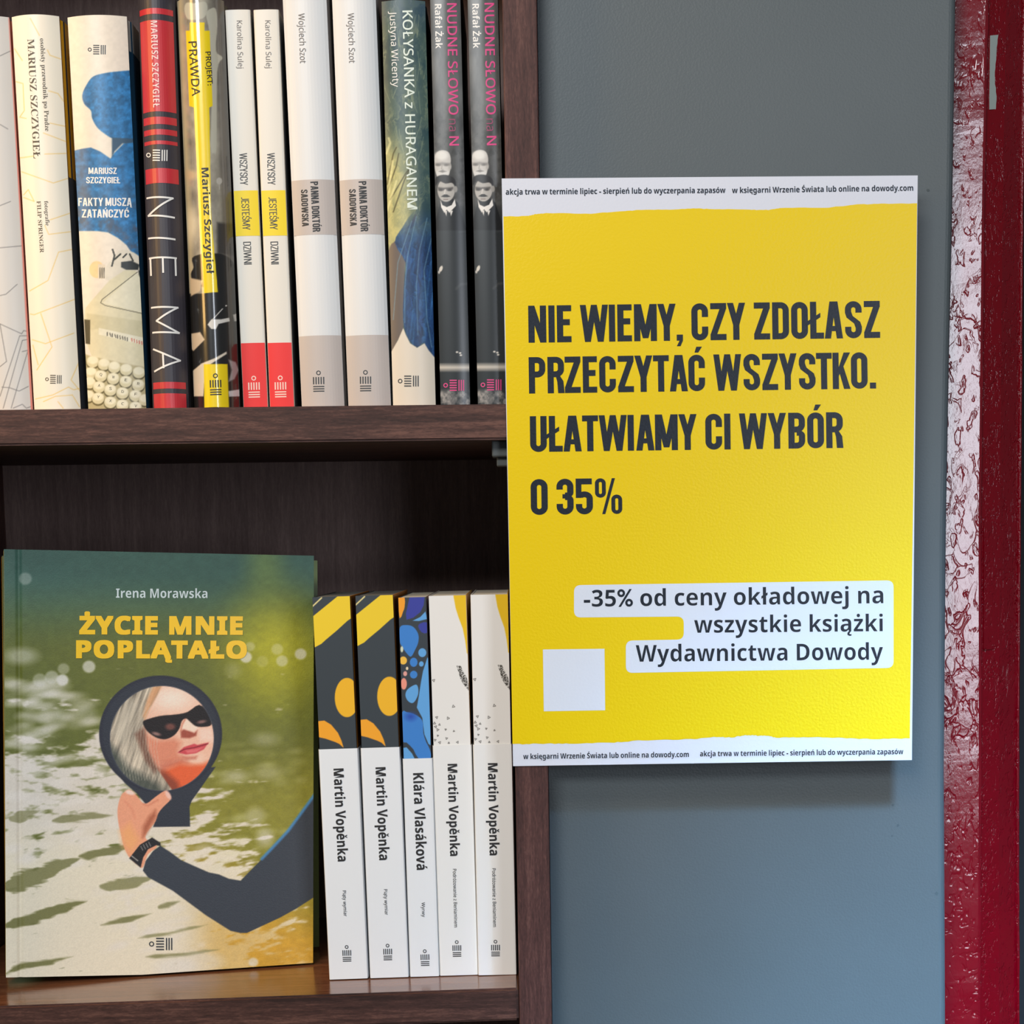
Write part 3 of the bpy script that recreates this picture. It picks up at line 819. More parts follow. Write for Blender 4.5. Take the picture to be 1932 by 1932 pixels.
# 1 grey-lined white hardback at the left edge
b = spine_book('hardback_book', (-72, 35), (19, 33), (-24, 774), (62.5, 774), YU, SH, bulge=0.004, hard=True, col=(222, 214, 202), right=(214, 110, 90), label='white book spine with thin grey map lines, cut off by the left edge', group=UP)
c = canvas(b); c.fill((212, 206, 198))
for p in (Z(0, 400, 4.025, (-60, 290), (0, 272), (170, 257)), Z(0, 400, 4.025, (-40, 650), (0, 635), (45, 625), (130, 550)), Z(0, 400, 4.025, (0, 850), (165, 925), (180, 900), (215, 910)),
          Z(0, 400, 4.025, (0, 850), (50, 1135), (0, 1175)), Z(0, 400, 4.025, (0, 1400), (150, 940), (215, 940)), Z(0, 400, 4.025, (25, 1490), (170, 975), (212, 968)),
          Z(0, 400, 4.025, (85, 1490), (210, 1060)), Z(0, 400, 4.025, (15, 1330), (75, 1335), (145, 1360), (215, 1325)), Z(0, 400, 4.025, (100, 1490), (170, 1460), (200, 1490), (230, 1480)),
          Z(0, 0, 4.025, (0, 425), (85, 385)), Z(0, 0, 4.025, (0, 945), (60, 980)), Z(0, 0, 4.025, (-20, 1570), (80, 1530)), Z(0, 400, 4.025, (170, 1060), (215, 1050))):
    c.line(p, 1.5, (120, 116, 114), 1.2, 0.85)
c.poly([(16, 33), (19.5, 33), (62.5, 774), (58.5, 774)], (222, 128, 112), 1.5)
c.mesh('printed_spine', PRINT)

# 2 Prague guide, orange map lines
b = spine_book('hardback_book', (20, 33), (114, 31), (66, 773), (151.6, 772), YU, SH, bulge=0.0045, hard=True, col=(236, 226, 206), right=(40, 48, 60), label='cream book with thin orange map lines and black serif lettering, second from left', group=UP)
c = canvas(b); c.fill((238, 228, 208))
O = (232, 188, 96)
for p in (Z(0, 0, 4.025, (230, 140), (300, 270)), Z(0, 0, 4.025, (110, 370), (170, 460)), Z(0, 0, 4.025, (360, 380), (380, 420), (465, 450)), Z(0, 0, 4.025, (370, 690), (440, 710), (485, 770)),
          Z(0, 0, 4.025, (120, 620), (175, 635), (185, 840), (150, 890), (200, 900)), Z(0, 0, 4.025, (330, 1010), (500, 1075)), Z(0, 0, 4.025, (340, 1170), (505, 1165)), Z(0, 0, 4.025, (380, 935), (495, 960)),
          Z(0, 0, 4.025, (165, 1305), (405, 1390), (515, 1355)), Z(0, 0, 4.025, (180, 1480), (215, 1440), (260, 1530), (180, 1500)), Z(0, 0, 4.025, (150, 1200), (260, 1185)),
          Z(0, 400, 4.025, (340, 100), (370, 170), (535, 150)), Z(0, 400, 4.025, (545, 285), (445, 305), (365, 520), (225, 600)), Z(0, 400, 4.025, (575, 660), (260, 780), (230, 775)),
          Z(0, 400, 4.025, (310, 770), (395, 1025), (280, 1200)), Z(0, 400, 4.025, (560, 920), (345, 1000), (245, 970)), Z(0, 400, 4.025, (600, 1140), (540, 1275), (610, 1360)),
          Z(0, 400, 4.025, (270, 1420), (400, 1390), (520, 1330), (560, 1350), (600, 1340)), Z(0, 400, 4.025, (330, 1440), (420, 1400), (550, 1390), (605, 1480)), Z(0, 400, 4.025, (250, 1010), (290, 1160)), Z(0, 400, 4.025, (440, 1440), (480, 1490)), Z(0, 400, 4.025, (380, 60), (530, 10))):
    c.line(p, 1.5, O, 1.2, 0.8)
c.mesh('printed_spine', PRINT)
text(b.face, 'author_lettering', 'MARIUSZ SZCZYGIEŁ', (51.7, 74), (63.4, 299.4), 12.8, INKB, 'serif', -0.004)
text(b.face, 'subtitle_lettering', 'osobisty przewodnik po Pradze', (75.3, 72.8), (85.4, 247.7), 8.6, INKB, 'serif', -0.004)
ink(b.face, 'credit_lettering', text_polys('fotografie', (83.4, 379.5), (86.4, 426), 7.4, 'serif', -0.004) + text_polys('FILIP SPRINGER', (69.3, 379.6), (75.6, 477), 7.4, 'serif', -0.004), INKB)
mark(b.face, (88.7, 715.5), 16.5, (1, 0.01), INKB)
side_patch(b, None, 330, (226, 172, 24))

# 3 blue cloud head and typewriter
b = spine_book('hardback_book', (127, 33), (240, 32), (166, 771), (277, 770), YU, SH, bulge=0.004, hard=True, col=(226, 216, 202), right=(38, 78, 104), label='wide book spine with blue cloud head above a cream typewriter', group=UP)
c = canvas(b); c.fill((228, 216, 198))
n1 = fbm(c.X / 16, c.Y / 16, 3); n2 = fbm(c.X / 7, c.Y / 7, 9)
z1 = lambda *p: Z(0, 0, 4.025, *p); z2 = lambda *p: Z(0, 400, 4.025, *p)
BL = (44, 112, 164)
c.poly(z1((1040, 535), (985, 535), (870, 545), (800, 555), (710, 580), (660, 640), (625, 720), (640, 790), (690, 840), (700, 900), (740, 970), (800, 1020), (850, 1050), (900, 1060), (1060, 1070)), BL, 2.0, curve=4)
c.poly(z1((850, 1045), (1060, 1055), (1060, 1100), (930, 1090), (870, 1150), (850, 1205)), (56, 84, 106), 3)
c.poly(z1((560, 1145), (620, 1130), (690, 1120), (760, 1150), (840, 1205), (870, 1160), (940, 1090), (1060, 1080), (1120, 2050), (1000, 1920), (960, 1860), (900, 1810), (820, 1765), (740, 1755), (590, 1755)), BL, 2.0)
low = np.clip((c.Y - 330) / 90, 0, 1) * np.clip((n1 - 0.42) * 4, 0, 1)
blue = (c.c[..., 2] - c.c[..., 0] > 60)
c.c = np.where(blue[..., None], c.c * (0.72 + 0.56 * n2)[..., None], c.c)
k = (low * blue)[..., None]; c.c = c.c * (1 - 0.75 * k) + np.array([74, 80, 96]) * 0.75 * k
c.ell(735 / 4.025, 400 + 437 / 4.025, 14, 16, (236, 204, 152))
c.poly(z2((745, 395), (800, 400), (800, 505), (745, 505)), (222, 206, 180))
for x in (760, 775, 790): c.line(z2((x, 425), (x, 500)), 1.8, (62, 60, 52))
c.poly(z2((800, 510), (800, 430), (850, 360), (930, 285), (1050, 330), (1075, 420), (950, 450), (870, 520)), (218, 208, 188), 2, curve=3)
for p in (((855, 285), (870, 330), (850, 410)), ((870, 360), (915, 320)), ((935, 345), (960, 320)), ((985, 320), (1010, 370))): c.line(z2(*p), 3.2, (52, 52, 44))
c.poly(z2((920, 380), (1000, 370), (1060, 400), (1050, 440), (960, 440), (920, 420)), (44, 48, 46), 2)
c.poly(z2((1050, 440), (1120, 470), (1120, 760), (1085, 740)), (50, 54, 48), 2)
TW = (214, 204, 170)
c.poly(z2((650, 730), (690, 680), (830, 520), (950, 440), (1030, 445), (1065, 500), (1085, 560), (1095, 780), (1100, 1180), (900, 1140), (700, 1105), (660, 1000), (640, 830)), TW, 2)
c.poly(z2((780, 690), (1040, 458), (1065, 500), (1085, 600), (1085, 765)), (222, 214, 186), 2)
c.line(z2((1045, 455), (775, 665), (765, 690), (800, 710), (1085, 772)), 1.2, (70, 66, 52))
c.poly(z2((660, 770), (1095, 830), (1100, 960), (745, 890), (660, 900)), (202, 192, 156), 3)
c.poly(z2((750, 880), (1095, 955), (1095, 1010), (750, 930)), (226, 218, 192), 1.5)
rs = np.random.RandomState(5)
for i in range(9): c.line(z2((815 + i * 19, 915 + i * 5), (818 + i * 19 + rs.uniform(-6, 6), 938 + i * 5)), 1.8, (70, 66, 56))
for i in range(5): c.line(z2((1000 + i * 19, 960 + i * 6), (1003 + i * 19, 982 + i * 6)), 1.8, (196, 92, 76))
c.poly(z2((640, 815), (685, 820), (685, 1005), (650, 1000)), (60, 58, 46), 1.5)
c.poly(z2((600, 1060), (690, 1095), (900, 1140), (1110, 1180), (1140, 1500), (600, 1500)), (176, 164, 124), 3)
rows = [((705, 1130), (790, 1150), (868, 1172), (958, 1190), (1055, 1212)), ((690, 1215), (765, 1238), (860, 1258), (955, 1280), (1050, 1308)),
        ((680, 1290), (752, 1322), (838, 1345), (930, 1368), (1030, 1388), (1100, 1420)), ((670, 1390), (745, 1408), (838, 1438), (930, 1460), (1030, 1476))]
for rr in rows:
    for x, y in rr:
        c.ell(x / 4.025, 400 + (y + 18) / 4.025, 12.4, 11.6, (96, 88, 58)); c.ell(x / 4.025, 400 + (y + 8) / 4.025, 11.6, 10.6, (208, 198, 160)); c.ell(x / 4.025, 400 + (y - 6) / 4.025, 10, 7.4, (230, 222, 192), soft=3)
c.c *= (0.965 + 0.07 * n2)[..., None]
c.mesh('printed_spine', PRINT)
kp = []
for s, rr in (('QWER', rows[1][1:]), ('ASDF', rows[2][1:5]), ('YXCV', rows[3][1:])):
    for ch, (x, y) in zip(s, rr):
        X, Y = x / 4.025, 400 + (y - 4) / 4.025; kp += text_polys(ch, (X - 2.2, Y + 2), (X + 2.2, Y + 2.6), 5.0)
ink(b.face, 'key_lettering', kp, INKB)
text(b.face, 'author_lettering', 'MARIUSZ', (167, 328.4), (220.4, 328.4), 12, INKW, 'cond', 0.15)
text(b.face, 'author_lettering', 'SZCZYGIEŁ', (162.7, 346), (226.8, 346), 12, INKW, 'cond', 0.15)
text(b.face, 'title_lettering', 'FAKTY MUSZĄ', (147.8, 388.8), (249.2, 388.8), 15.4, INKW, 'cond', 0.15)
text(b.face, 'title_lettering', 'ZATAŃCZYĆ', (154.5, 410.6), (243.5, 410.6), 15.4, INKW, 'cond', 0.15)
mark(b.face, (169.4, 93.6), 18, (1, 0.01), INKK)
side_patch(b, None, 90, (222, 212, 200))

# 4 NIE MA
b = spine_book('hardback_book', (257, 0), (334, 0), (288.5, 771), (357, 771), YU, SH, H=0.2125, bulge=0.007, hard=True, col=(58, 54, 60), right=(66, 64, 70), label='black book with red bands and tall thin white lettering', group=UP)
RD = (196, 48, 56)
for y0, y1 in ((15, 26), (37.5, 210), (220, 234), (243.5, 254), (265, 272), (317, 345), (720.5, 733), (742, None)):
    vband(b, 'red_band', y0, y1, RD, 0.0014, m=mat('red_spine_band', RD, rough=0.36))
text(b.face, 'author_lettering', 'MARIUSZ SZCZYGIEŁ', (284.4, 39.8), (289.3, 203), 12.4, mat('pale_pink_ink', (240, 205, 200), rough=0.4), 'bold', -0.010, eps=0.0003)
mark(b.face, (280.5, 293), 21.5, (1, 0.015), INKW, eps=0.0003)
W = 3.4
let = []
for ps in ([z1((1118, 1508), (1315, 1508)), z1((1315, 1508), (1128, 1642)), z1((1128, 1642), (1325, 1655))],
           [z2((1130, 203), (1330, 210))],
           [z2((1136, 355), (1340, 353)), z2((1143, 355), (1148, 482)), z2((1237, 355), (1240, 458)), z2((1333, 355), (1337, 482))],
           [z2((1152, 729), (1352, 728)), z2((1352, 728), (1190, 828)), z2((1190, 828), (1362, 920)), z2((1162, 918), (1362, 921))],
           [z2((1167, 1044), (1370, 1130)), z2((1370, 1130), (1176, 1212)), z2((1238, 1078), (1243, 1182))]):
    let += [stroke(p, W) for p in ps]
ink(b.face, 'title_lettering', let, INKW, eps=0.0003)

# 5 shrink-wrapped black-and-white photo spine with yellow strip
b = spine_book('hardback_book', (335, 3), (422, 3), (365, 770), (455, 770), YU, SH, bulge=0.010, hard=True, col=(120, 112, 100), right=(40, 38, 36), label='glossy shrink-wrapped book with a yellow strip over a black and white photo', group=UP, rough=0.15)
c = canvas(b, 1.2); n1 = fbm(c.X / 20, c.Y / 34, 21); n2 = fbm(c.X / 8, c.Y / 10, 25)
c.fill((150, 142, 126)); c.c *= (0.70 + 0.6 * n1)[..., None]
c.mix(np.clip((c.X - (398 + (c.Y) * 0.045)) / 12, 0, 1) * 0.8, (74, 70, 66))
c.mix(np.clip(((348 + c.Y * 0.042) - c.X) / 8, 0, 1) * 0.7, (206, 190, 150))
DR = (188, 182, 162)
c.poly(z1((1400, 60), (1420, 20), (1480, 25), (1560, 15), (1575, 80), (1540, 140), (1440, 150), (1410, 120)), DR, 2, curve=4)
c.poly(z1((1565, 110), (1600, 66), (1640, 72), (1650, 200), (1640, 385), (1690, 440), (1650, 545), (1645, 1100), (1625, 1160), (1600, 1100), (1610, 600), (1590, 250)), DR, 2, curve=4)
c.ell(1665 / 4.025, 1375 / 4.025, 5.5, 6.5, (190, 182, 168)); c.line(z1((1668, 1400), (1665, 1440)), 1.4, (190, 182, 168))
c.ell(1445 / 4.025, 330, 16, 9, (196, 176, 140), soft=8); c.ell(1450 / 4.025, 425, 12, 30, (222, 208, 176), soft=14)
K = (30, 29, 27)
c.poly(z2((1650, 80), (1770, 90), (1800, 330), (1650, 320)), (62, 58, 54), 6)
c.poly(z2((1530, 320), (1460, 350), (1470, 420), (1450, 470), (1470, 540), (1550, 575), (1560, 620), (1470, 640), (1440, 700), (1440, 930), (1840, 900), (1800, 480), (1760, 370), (1700, 325), (1640, 315)), K, 2, curve=3)
c.poly(z2((1430, 620), (1900, 620), (1900, 1500), (1440, 1500)), K, 2)
c.poly(z2((1450, 640), (1520, 600), (1540, 520), (1440, 500)), (206, 184, 152), 3)
WH = (214, 208, 198)
c.line(z2((1690, 735), (1610, 822)), 1.6, WH); c.ell(1718 / 4.025, 400 + 712 / 4.025, 1.6, 1.4, WH)
c.poly(z2((1576, 855), (1605, 815), (1680, 815), (1740, 803), (1745, 830), (1660, 850), (1640, 890), (1605, 888)), WH, 1.4)
c.poly(z2((1450, 925), (1520, 912), (1555, 970), (1520, 1005), (1470, 1055), (1450, 1040)), (210, 190, 164), 2)
c.poly(z2((1465, 1205), (1530, 1150), (1630, 1110), (1720, 1060), (1722, 1078), (1640, 1130), (1560, 1180), (1545, 1400), (1470, 1400)), (222, 208, 186), 2)
c.poly(z2((1735, 1120), (1790, 1140), (1815, 1200), (1780, 1270), (1735, 1290), (1760, 1200)), (150, 146, 142), 3)
c.poly(z2((1735, 1360), (1830, 1345), (1835, 1400), (1740, 1402)), (202, 198, 194), 2)
c.poly(z2((1770, 780), (1800, 770), (1800, 830), (1780, 830)), (180, 172, 162), 2)
YL = (236, 206, 8)
c.poly([(358, 42.5), (386, 42.5), (386, 58), (396, 58), (401, 200), (395, 203), (398, 400), (411, 551), (385, 553), (376, 400), (366, 203), (357, 200), (350.5, 58), (358, 58)], YL, 1.0)
c.poly(z2((1548, 1155), (1727, 1155), (1740, 1497), (1552, 1497)), YL, 1.0)
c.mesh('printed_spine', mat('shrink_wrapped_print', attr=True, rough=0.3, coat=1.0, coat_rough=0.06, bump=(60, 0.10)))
text(b.face, 'title_lettering', 'PROJEKT:', (387.6, 98), (392, 161.5), 9.6, INK, 'sans', 0.012)
text(b.face, 'title_lettering', 'PRAWDA', (355.8, 79), (362.7, 181.9), 15, INK, 'sans', 0.012)
text(b.face, 'author_lettering', 'Mariusz Szczygieł', (380, 317), (390.2, 516.5), 13.2, INK, 'bold')
mark(b.face, (406.3, 709), 22, (0.03, 1), INK)

# 6, 7 two thin white spines, yellow and red bands
def dup(B, TL, BL, Y0, label, group):
    r = copy_tree(B.root)
    p0, p1 = at(*TL, Y0), at(*BL, Y0); d = p0 - p1; lean = math.atan2(d[0], d[2])
    ux = np.array([math.cos(lean), 0, -math.sin(lean)]); uz = np.array([math.sin(lean), 0, math.cos(lean)])
    mid = p1 + ux * B.w / 2; z0 = SH if group == UP else zlow(mid[0])
    zr = z0 + abs(math.sin(lean)) * B.w / 2 + 0.0001
    p = mid + uz * ((zr - mid[2]) / uz[2]); p[1] = Y0
    r.matrix_world = Matrix.Translation(p) @ Matrix.Rotation(lean, 4, 'Y'); r['label'] = label; r['group'] = group
    return r

b = spine_book('paperback_book', (423.8, 19), (472.5, 18.5), (459.4, 770), (506, 769.6), YU, SH, bulge=0.0006, col=(226, 219, 206), right=(36, 38, 40), label='first of two thin white spines with yellow and red bands, left', group=UP)
vband(b, 'yellow_band', 359.4, 445, (238, 208, 4)); vband(b, 'red_band', 647, None, (232, 46, 42))
text(b.face, 'author_lettering', 'Karolina Sulej', (446.6, 39), (448.9, 129), 10.2, INKG, 'sans', 0.0)
for s, p0, p1 in (('WSZYSCY', (451.6, 289.3), (453.2, 349.3)), ('JESTEŚMY', (455, 372.5), (458, 434.3)), ('DZIWNI', (458.8, 456.5), (460.5, 499.3))):
    text(b.face, 'title_lettering', s, p0, p1, 14.4, INKK, 'cond', 0.10)
mark(b.face, (478.8, 713.6), 22, (0.03, 1), mat('pale_mark_ink', (244, 206, 190), rough=0.4))
dup(b, (477.7, 19.5), (508.9, 769.5), YU, 'second of two thin white spines with yellow and red bands, right', UP)

# 8, 9 two wide white spines with beige bands
b = spine_book('hardback_book', (532, 0), (617.5, 0), (567.5, 768), (652.2, 767), YU, SH, H=0.2190, bulge=0.0035, hard=True, col=(222, 221, 219), right=(150, 142, 138), label='first of two wide white spines with beige bands, beside the thin banded pair', group=UP)
BG = (192, 180, 172)
vband(b, 'beige_band', 338.6, 442.5, BG, 0.0006); vband(b, 'beige_band', 632.8, None, BG, 0.0006)
text(b.face, 'author_lettering', 'Wojciech Szot', (562.9, 25.5), (566.2, 119.4), 11.4, INKG, 'sans', 0.006)
text(b.face, 'title_lettering', 'PANNA DOKTÓR', (585.5, 343), (590.2, 437.7), 14.4, INK, 'cond', 0.165)
text(b.face, 'title_lettering', 'SADOWSKA', (567.6, 358), (570.2, 427.5), 12.6, INK, 'cond', 0.165)
mark(b.face, (600.9, 703.5), 21.5, (0.02, 1), INKK)
dup(b, (624.8, 0), (655.7, 767), YU, 'second of two wide white spines with beige bands, beside the painted feather spine', UP)

# 10 painted feathers
b = spine_book('hardback_book', (718, 3), (804, 3), (742, 765), (821.7, 764), YU, SH, bulge=0.003, hard=True, col=(70, 88, 88), right=(24, 40, 56), label='green painted spine with blue bird feathers and white lettering', group=UP)
c = canvas(b, 1.2); z3 = lambda *p: Z(400, 0, 3.45, *p); z4 = lambda *p: Z(400, 400, 3.45, *p)
q1 = fbm(c.X / 22 + fbm(c.X / 30, c.Y / 40, 50) * 4, c.Y / 50, 41); q2 = fbm(c.X / 5 + q1 * 9, c.Y / 26, 44)
c.fill((76, 96, 88)); c.mix(np.clip((q1 - 0.32) * 2.6, 0, 1) * 0.75, (40, 66, 74)); c.mix(np.clip((q2 - 0.55) * 4, 0, 1) * 0.45, (156, 160, 122))
c.mix(np.clip(1 - (c.Y - 10) / 60, 0, 1) * 0.35 * q2, (60, 74, 130))
c.mix(np.clip((c.Y - 240) / 60, 0, 1) * np.clip((790 - c.X + (c.Y - 300) * 0.1) / 40, 0, 1) * np.clip((520 - c.Y) / 60, 0, 1) * (0.5 + 0.5 * q2), (206, 196, 128))
for p in (((1140, 1200), (1180, 1000), (1200, 960)), ((1130, 1280), (1200, 1080), (1215, 1000)), ((1160, 1300), (1260, 1130), (1290, 1090)), ((1180, 1380), (1250, 1180), (1280, 1110))):
    c.line(z3(*p), 2.4, (70, 66, 40), 1.5, 0.75)
for p in (((1135, 1000), (1160, 930), (1150, 900)), ((1140, 1370), (1200, 1180)), ((1150, 1250), (1175, 1050))): c.line(z3(*p), 4, (240, 232, 170), 3, 0.6)
rs = np.random.RandomState(11)
for i in range(26):
    x0, y0 = rs.uniform(722, 808), rs.uniform(10, 300); a = rs.uniform(-0.5, 0.5)
    c.line([(x0, y0), (x0 + 10 * a, y0 + 20), (x0 + 30 * a, y0 + 42)], 1.1, (170, 178, 140), 1.2, 0.4)
FE = (104, 95, 90); F2 = (30, 64, 108)
c.poly(z4((1145, 260), (1230, 160), (1300, 60), (1330, 20), (1290, 250), (1255, 350), (1245, 750), (1210, 830), (1168, 908), (1155, 600)), FE, 2, curve=3)
blue_pts = z4((1310, 0), (1240, 100), (1190, 200), (1260, 330), (1250, 480), (1245, 700), (1275, 820), (1335, 882), (1383, 852), (1460, 955), (1460, 60), (1400, -30))
c.mix(np.clip(0.5 - c._sd(smooth(blue_pts, 3)) / 2, 0, 1) * np.clip((c.Y - 392) / 55, 0, 1), F2)
fs = vnoise((c.X + (c.Y - 500) * 0.10) / 3.2, c.Y / 70, 47)
c.mix(np.clip(0.5 - c._sd(smooth(blue_pts, 3)) / 2, 0, 1) * np.clip((c.Y - 410) / 60, 0, 1) * np.clip((fs - 0.55) * 3, 0, 1) * 0.5, (62, 112, 156))
bl = (c.c[..., 2] > c.c[..., 0] + 50)[..., None]
c.c = np.where(bl, c.c * (0.55 + 0.85 * q2)[..., None], c.c)
c.mix(np.clip(1 - (c.Y - 400) / 70, 0, 1) * bl[..., 0] * 0.75, (84, 108, 110))
for p in (((1330, 30), (1270, 300), (1255, 500), (1255, 720)), ((1400, 40), (1350, 250), (1330, 480), (1340, 800)), ((1440, 120), (1380, 380), (1400, 700), (1430, 880)), ((1300, 60), (1210, 330), (1180, 700))):
    c.line(z4(*p), 1.5, (120, 158, 176), 1.8, 0.65)
c.poly(z4((1150, 915), (1168, 908), (1210, 835), (1245, 755), (1262, 800), (1290, 855), (1335, 884), (1383, 855), (1410, 900), (1450, 948), (1500, 960), (1500, 1300), (1150, 1300)), (220, 208, 190), 1.5)
c.mesh('printed_spine', PRINT)
text(b.face, 'title_lettering', 'KOŁYSANKA z HURAGANEM', (759.6, 20.3), (769, 395.5), 18.4, mat('pale_green_ink', (222, 230, 216), rough=0.4), 'sans', 0.010)
text(b.face, 'author_lettering', 'Justyna Wicenty', (735.2, 21.7), (740.9, 164.6), 12.6, INKW, 'sans', 0.0)
mark(b.face, (755, 719), 21, (1, 0.0), INKK)

# 11, 12 two dark photo spines with magenta lettering
b = spine_book('hardback_book', (811, 0), (869, 0), (830.5, 762.5), (888, 762), YU, SH, H=0.2130, bulge=0.0012, hard=True, col=(34, 34, 36), right=(16, 16, 18), label='first of two dark photo spines with magenta lettering, beside the painted feather spine', group=UP)
c = canvas(b, 1.0); q1 = fbm(c.X / 18, c.Y / 60, 61); q2 = fbm(c.X / 9, c.Y / 12, 64)
c.fill((88, 88, 86)); c.c *= (0.55 + 0.8 * q1)[..., None]
c.mix(np.clip((c.Y - 190) / 40, 0, 1) * np.clip((q2 - 0.4) * 3, 0, 1) * 0.6, (54, 54, 52))
c.mix(np.clip((c.Y - 375) / 50, 0, 1), (48, 52, 54))
# older man: bald head, spectacles, white beard
c.poly(z3((1448, 1060), (1452, 1010), (1475, 984), (1510, 978), (1540, 992), (1554, 1030), (1552, 1080), (1545, 1130), (1520, 1165), (1480, 1165), (1455, 1120)), (192, 188, 182), 1.6, curve=3)
c.ell(400 + 1495 / 3.45, 1012 / 3.45, 12, 8, (216, 213, 206), soft=5)
c.ell(400 + 1548 / 3.45, 1085 / 3.45, 3, 6, (176, 172, 166), soft=2)
c.poly(z3((1452, 1062), (1500, 1056), (1550, 1062), (1550, 1076), (1500, 1072), (1452, 1078)), (128, 124, 120), 4, 0.8)
for x in (1474, 1524): c.ell(400 + x / 3.45, 1074 / 3.45, 4.4, 2.4, (104, 100, 96), soft=2.5, a=.8)
c.line(z3((1500, 1064), (1494, 1100), (1506, 1104)), 1.6, (140, 136, 130), 2, .8)
c.poly(z3((1460, 1118), (1480, 1108), (1500, 1104), (1522, 1108), (1542, 1118), (1536, 1150), (1515, 1178), (1486, 1178), (1466, 1150)), (206, 204, 200), 2, curve=3)
c.poly(z3((1474, 1116), (1500, 1106), (1528, 1116), (1500, 1124)), (120, 116, 112), 2.5)
# younger man: dark hair, moustache, white collar
c.poly(z3((1448, 1460), (1490, 1310), (1560, 1290), (1600, 1320), (1660, 1500), (1448, 1500)), (34, 36, 38), 2)
c.ell(400 + 1524 / 3.45, 1238 / 3.45, 16.4, 22, (172, 168, 162)); c.ell(400 + 1585 / 3.45, 1232 / 3.45, 3.6, 6, (150, 146, 140))
c.poly(z3((1455, 1210), (1455, 1160), (1490, 1140), (1540, 1142), (1580, 1165), (1588, 1210), (1560, 1190), (1520, 1195), (1480, 1180)), (36, 34, 34), 2, curve=3)
c.poly(z3((1470, 1218), (1510, 1222), (1570, 1218), (1568, 1232), (1530, 1232), (1510, 1236), (1472, 1232)), (70, 66, 64), 3, .85)
for x in (1490, 1545): c.ell(400 + x / 3.45, 1236 / 3.45, 4.6, 2.4, (64, 60, 58), soft=2.2)
c.line(z3((1518, 1235), (1512, 1262)), 2.4, (196, 190, 184)); c.poly(z3((1490, 1280), (1512, 1266), (1530, 1266), (1552, 1280), (1530, 1284), (1510, 1284)), (40, 38, 38), 1.5)
c.line(z3((1508, 1298), (1535, 1298)), 1.4, (110, 90, 86))
c.poly(z3((1486, 1300), (1500, 1335), (1528, 1348), (1560, 1335), (1580, 1296), (1588, 1340), (1545, 1385), (1528, 1365), (1512, 1385), (1492, 1350)), (226, 222, 216), 1.2)
c.poly(z4((1512, -8), (1530, -8), (1526, 28)), (214, 210, 204), 1.2); c.poly(z4((1548, -8), (1568, -8), (1556, 28)), (214, 210, 204), 1.2)
c.ell(400 + 1490 / 3.45, 400 + 370 / 3.45, 3, 6, (206, 200, 190), rot=20); c.ell(400 + 1478 / 3.45, 400 + 392 / 3.45, 2, 3, (180, 176, 170))
c.line(z4((1590, 500), (1620, 470), (1680, 465)), 4, (76, 78, 78), 4, 0.7); c.line(z4((1610, 130), (1650, 125)), 2, (70, 74, 76), 3, 0.6)
for x, y in ((1595, 912), (1615, 918), (1620, 932)): c.ell(400 + x / 3.45, 400 + y / 3.45, 2.4, 1.6, (214, 208, 198))
c.mix(np.clip(1 - np.abs(c.Y - (400 + 1012 / 3.45)) / 9, 0, 1) ** 0.7, (198, 190, 178))
c.mix(np.clip((c.Y - (400 + 1150 / 3.45)) / 6, 0, 1) * np.clip((q2 - 0.35) * 2.5, 0, 1), (150, 146, 142))
c.mesh('printed_spine', PRINT_G)
text(b.face, 'title_lettering', 'NUDNE SŁOWO', (843.6, 6.4), (847, 216.8), 17.6, INKM, 'sans', 0.012)
text(b.face, 'title_lettering', 'na', (846.8, 224.6), (847.4, 247.8), 16.5, mat('dull_magenta_ink', (150, 60, 96), rough=0.4), 'sans', 0.0)
text(b.face, 'title_lettering', 'N', (848, 257.4), (848.3, 275), 17.6, INKM, 'sans', 0.012)
text(b.face, 'author_lettering', 'Rafał Żak', (820.3, 8), (822, 92), 12.6, INKW, 'bold', -0.004)
mark(b.face, (840.8, 727), 21, (1, 0.0), INKM)
dup(b, (881.5, 0), (901, 761.5), YU, 'second of two dark photo spines with magenta lettering, beside the bookcase upright', UP)

# ---------------- lower shelf, spines
z7 = lambda *p: Z(560, 1080, 3.864, *p); z8 = lambda *p: Z(560, 1480, 3.864, *p)
def paper_wrap(B, ytop, m, name='paper_band', eps=0.0007, torn=0):
    """loose paper band wrapped round spine and boards, from photo row ytop to the foot"""
    u, v1 = B.face.uv(B.face.px(np.array([0.0]), np.array([B.h * 0.6]))[0][0], ytop)
    hw = B.w / 2 + 0.0005
    prof = [(-hw, 0.132), (-hw, 0.0008), (-hw + 0.0004, -eps + 0.0001), (-hw + 0.0014, -eps)]
    prof += [(-hw + 0.0014 + (2 * hw - 0.0028) * i / 16, -eps) for i in range(1, 16)] + [(hw - 0.0014, -eps), (hw - 0.0004, -eps + 0.0001), (hw, 0.0008), (hw, 0.132)]
    rs = np.random.RandomState(9); V, F = [], []
    for i, (x, y) in enumerate(prof):
        zt = v1 + (rs.uniform(-torn, torn) if torn else 0)
        V += [(x, y, 0.0002), (x, y, zt), (x * 0.998, y + 0.00015, zt), (x * 0.998, y + 0.00015, 0.0002)]
    for i in range(len(prof) - 1):
        a, b_ = 4 * i, 4 * i + 4
        F += [(a, b_, b_ + 1, a + 1), (a + 1, b_ + 1, b_ + 2, a + 2), (a + 2, b_ + 2, b_ + 3, a + 3), (a + 3, b_ + 3, b_, a)]
    return mesh(name, V, F, B.root, m)
ICE = 0.0009
WRAP = mat('white_paper_band', (232, 235, 238), rough=0.5)
ICE = 0.0009
YLW = 0.034
SL = (54, 62, 68)
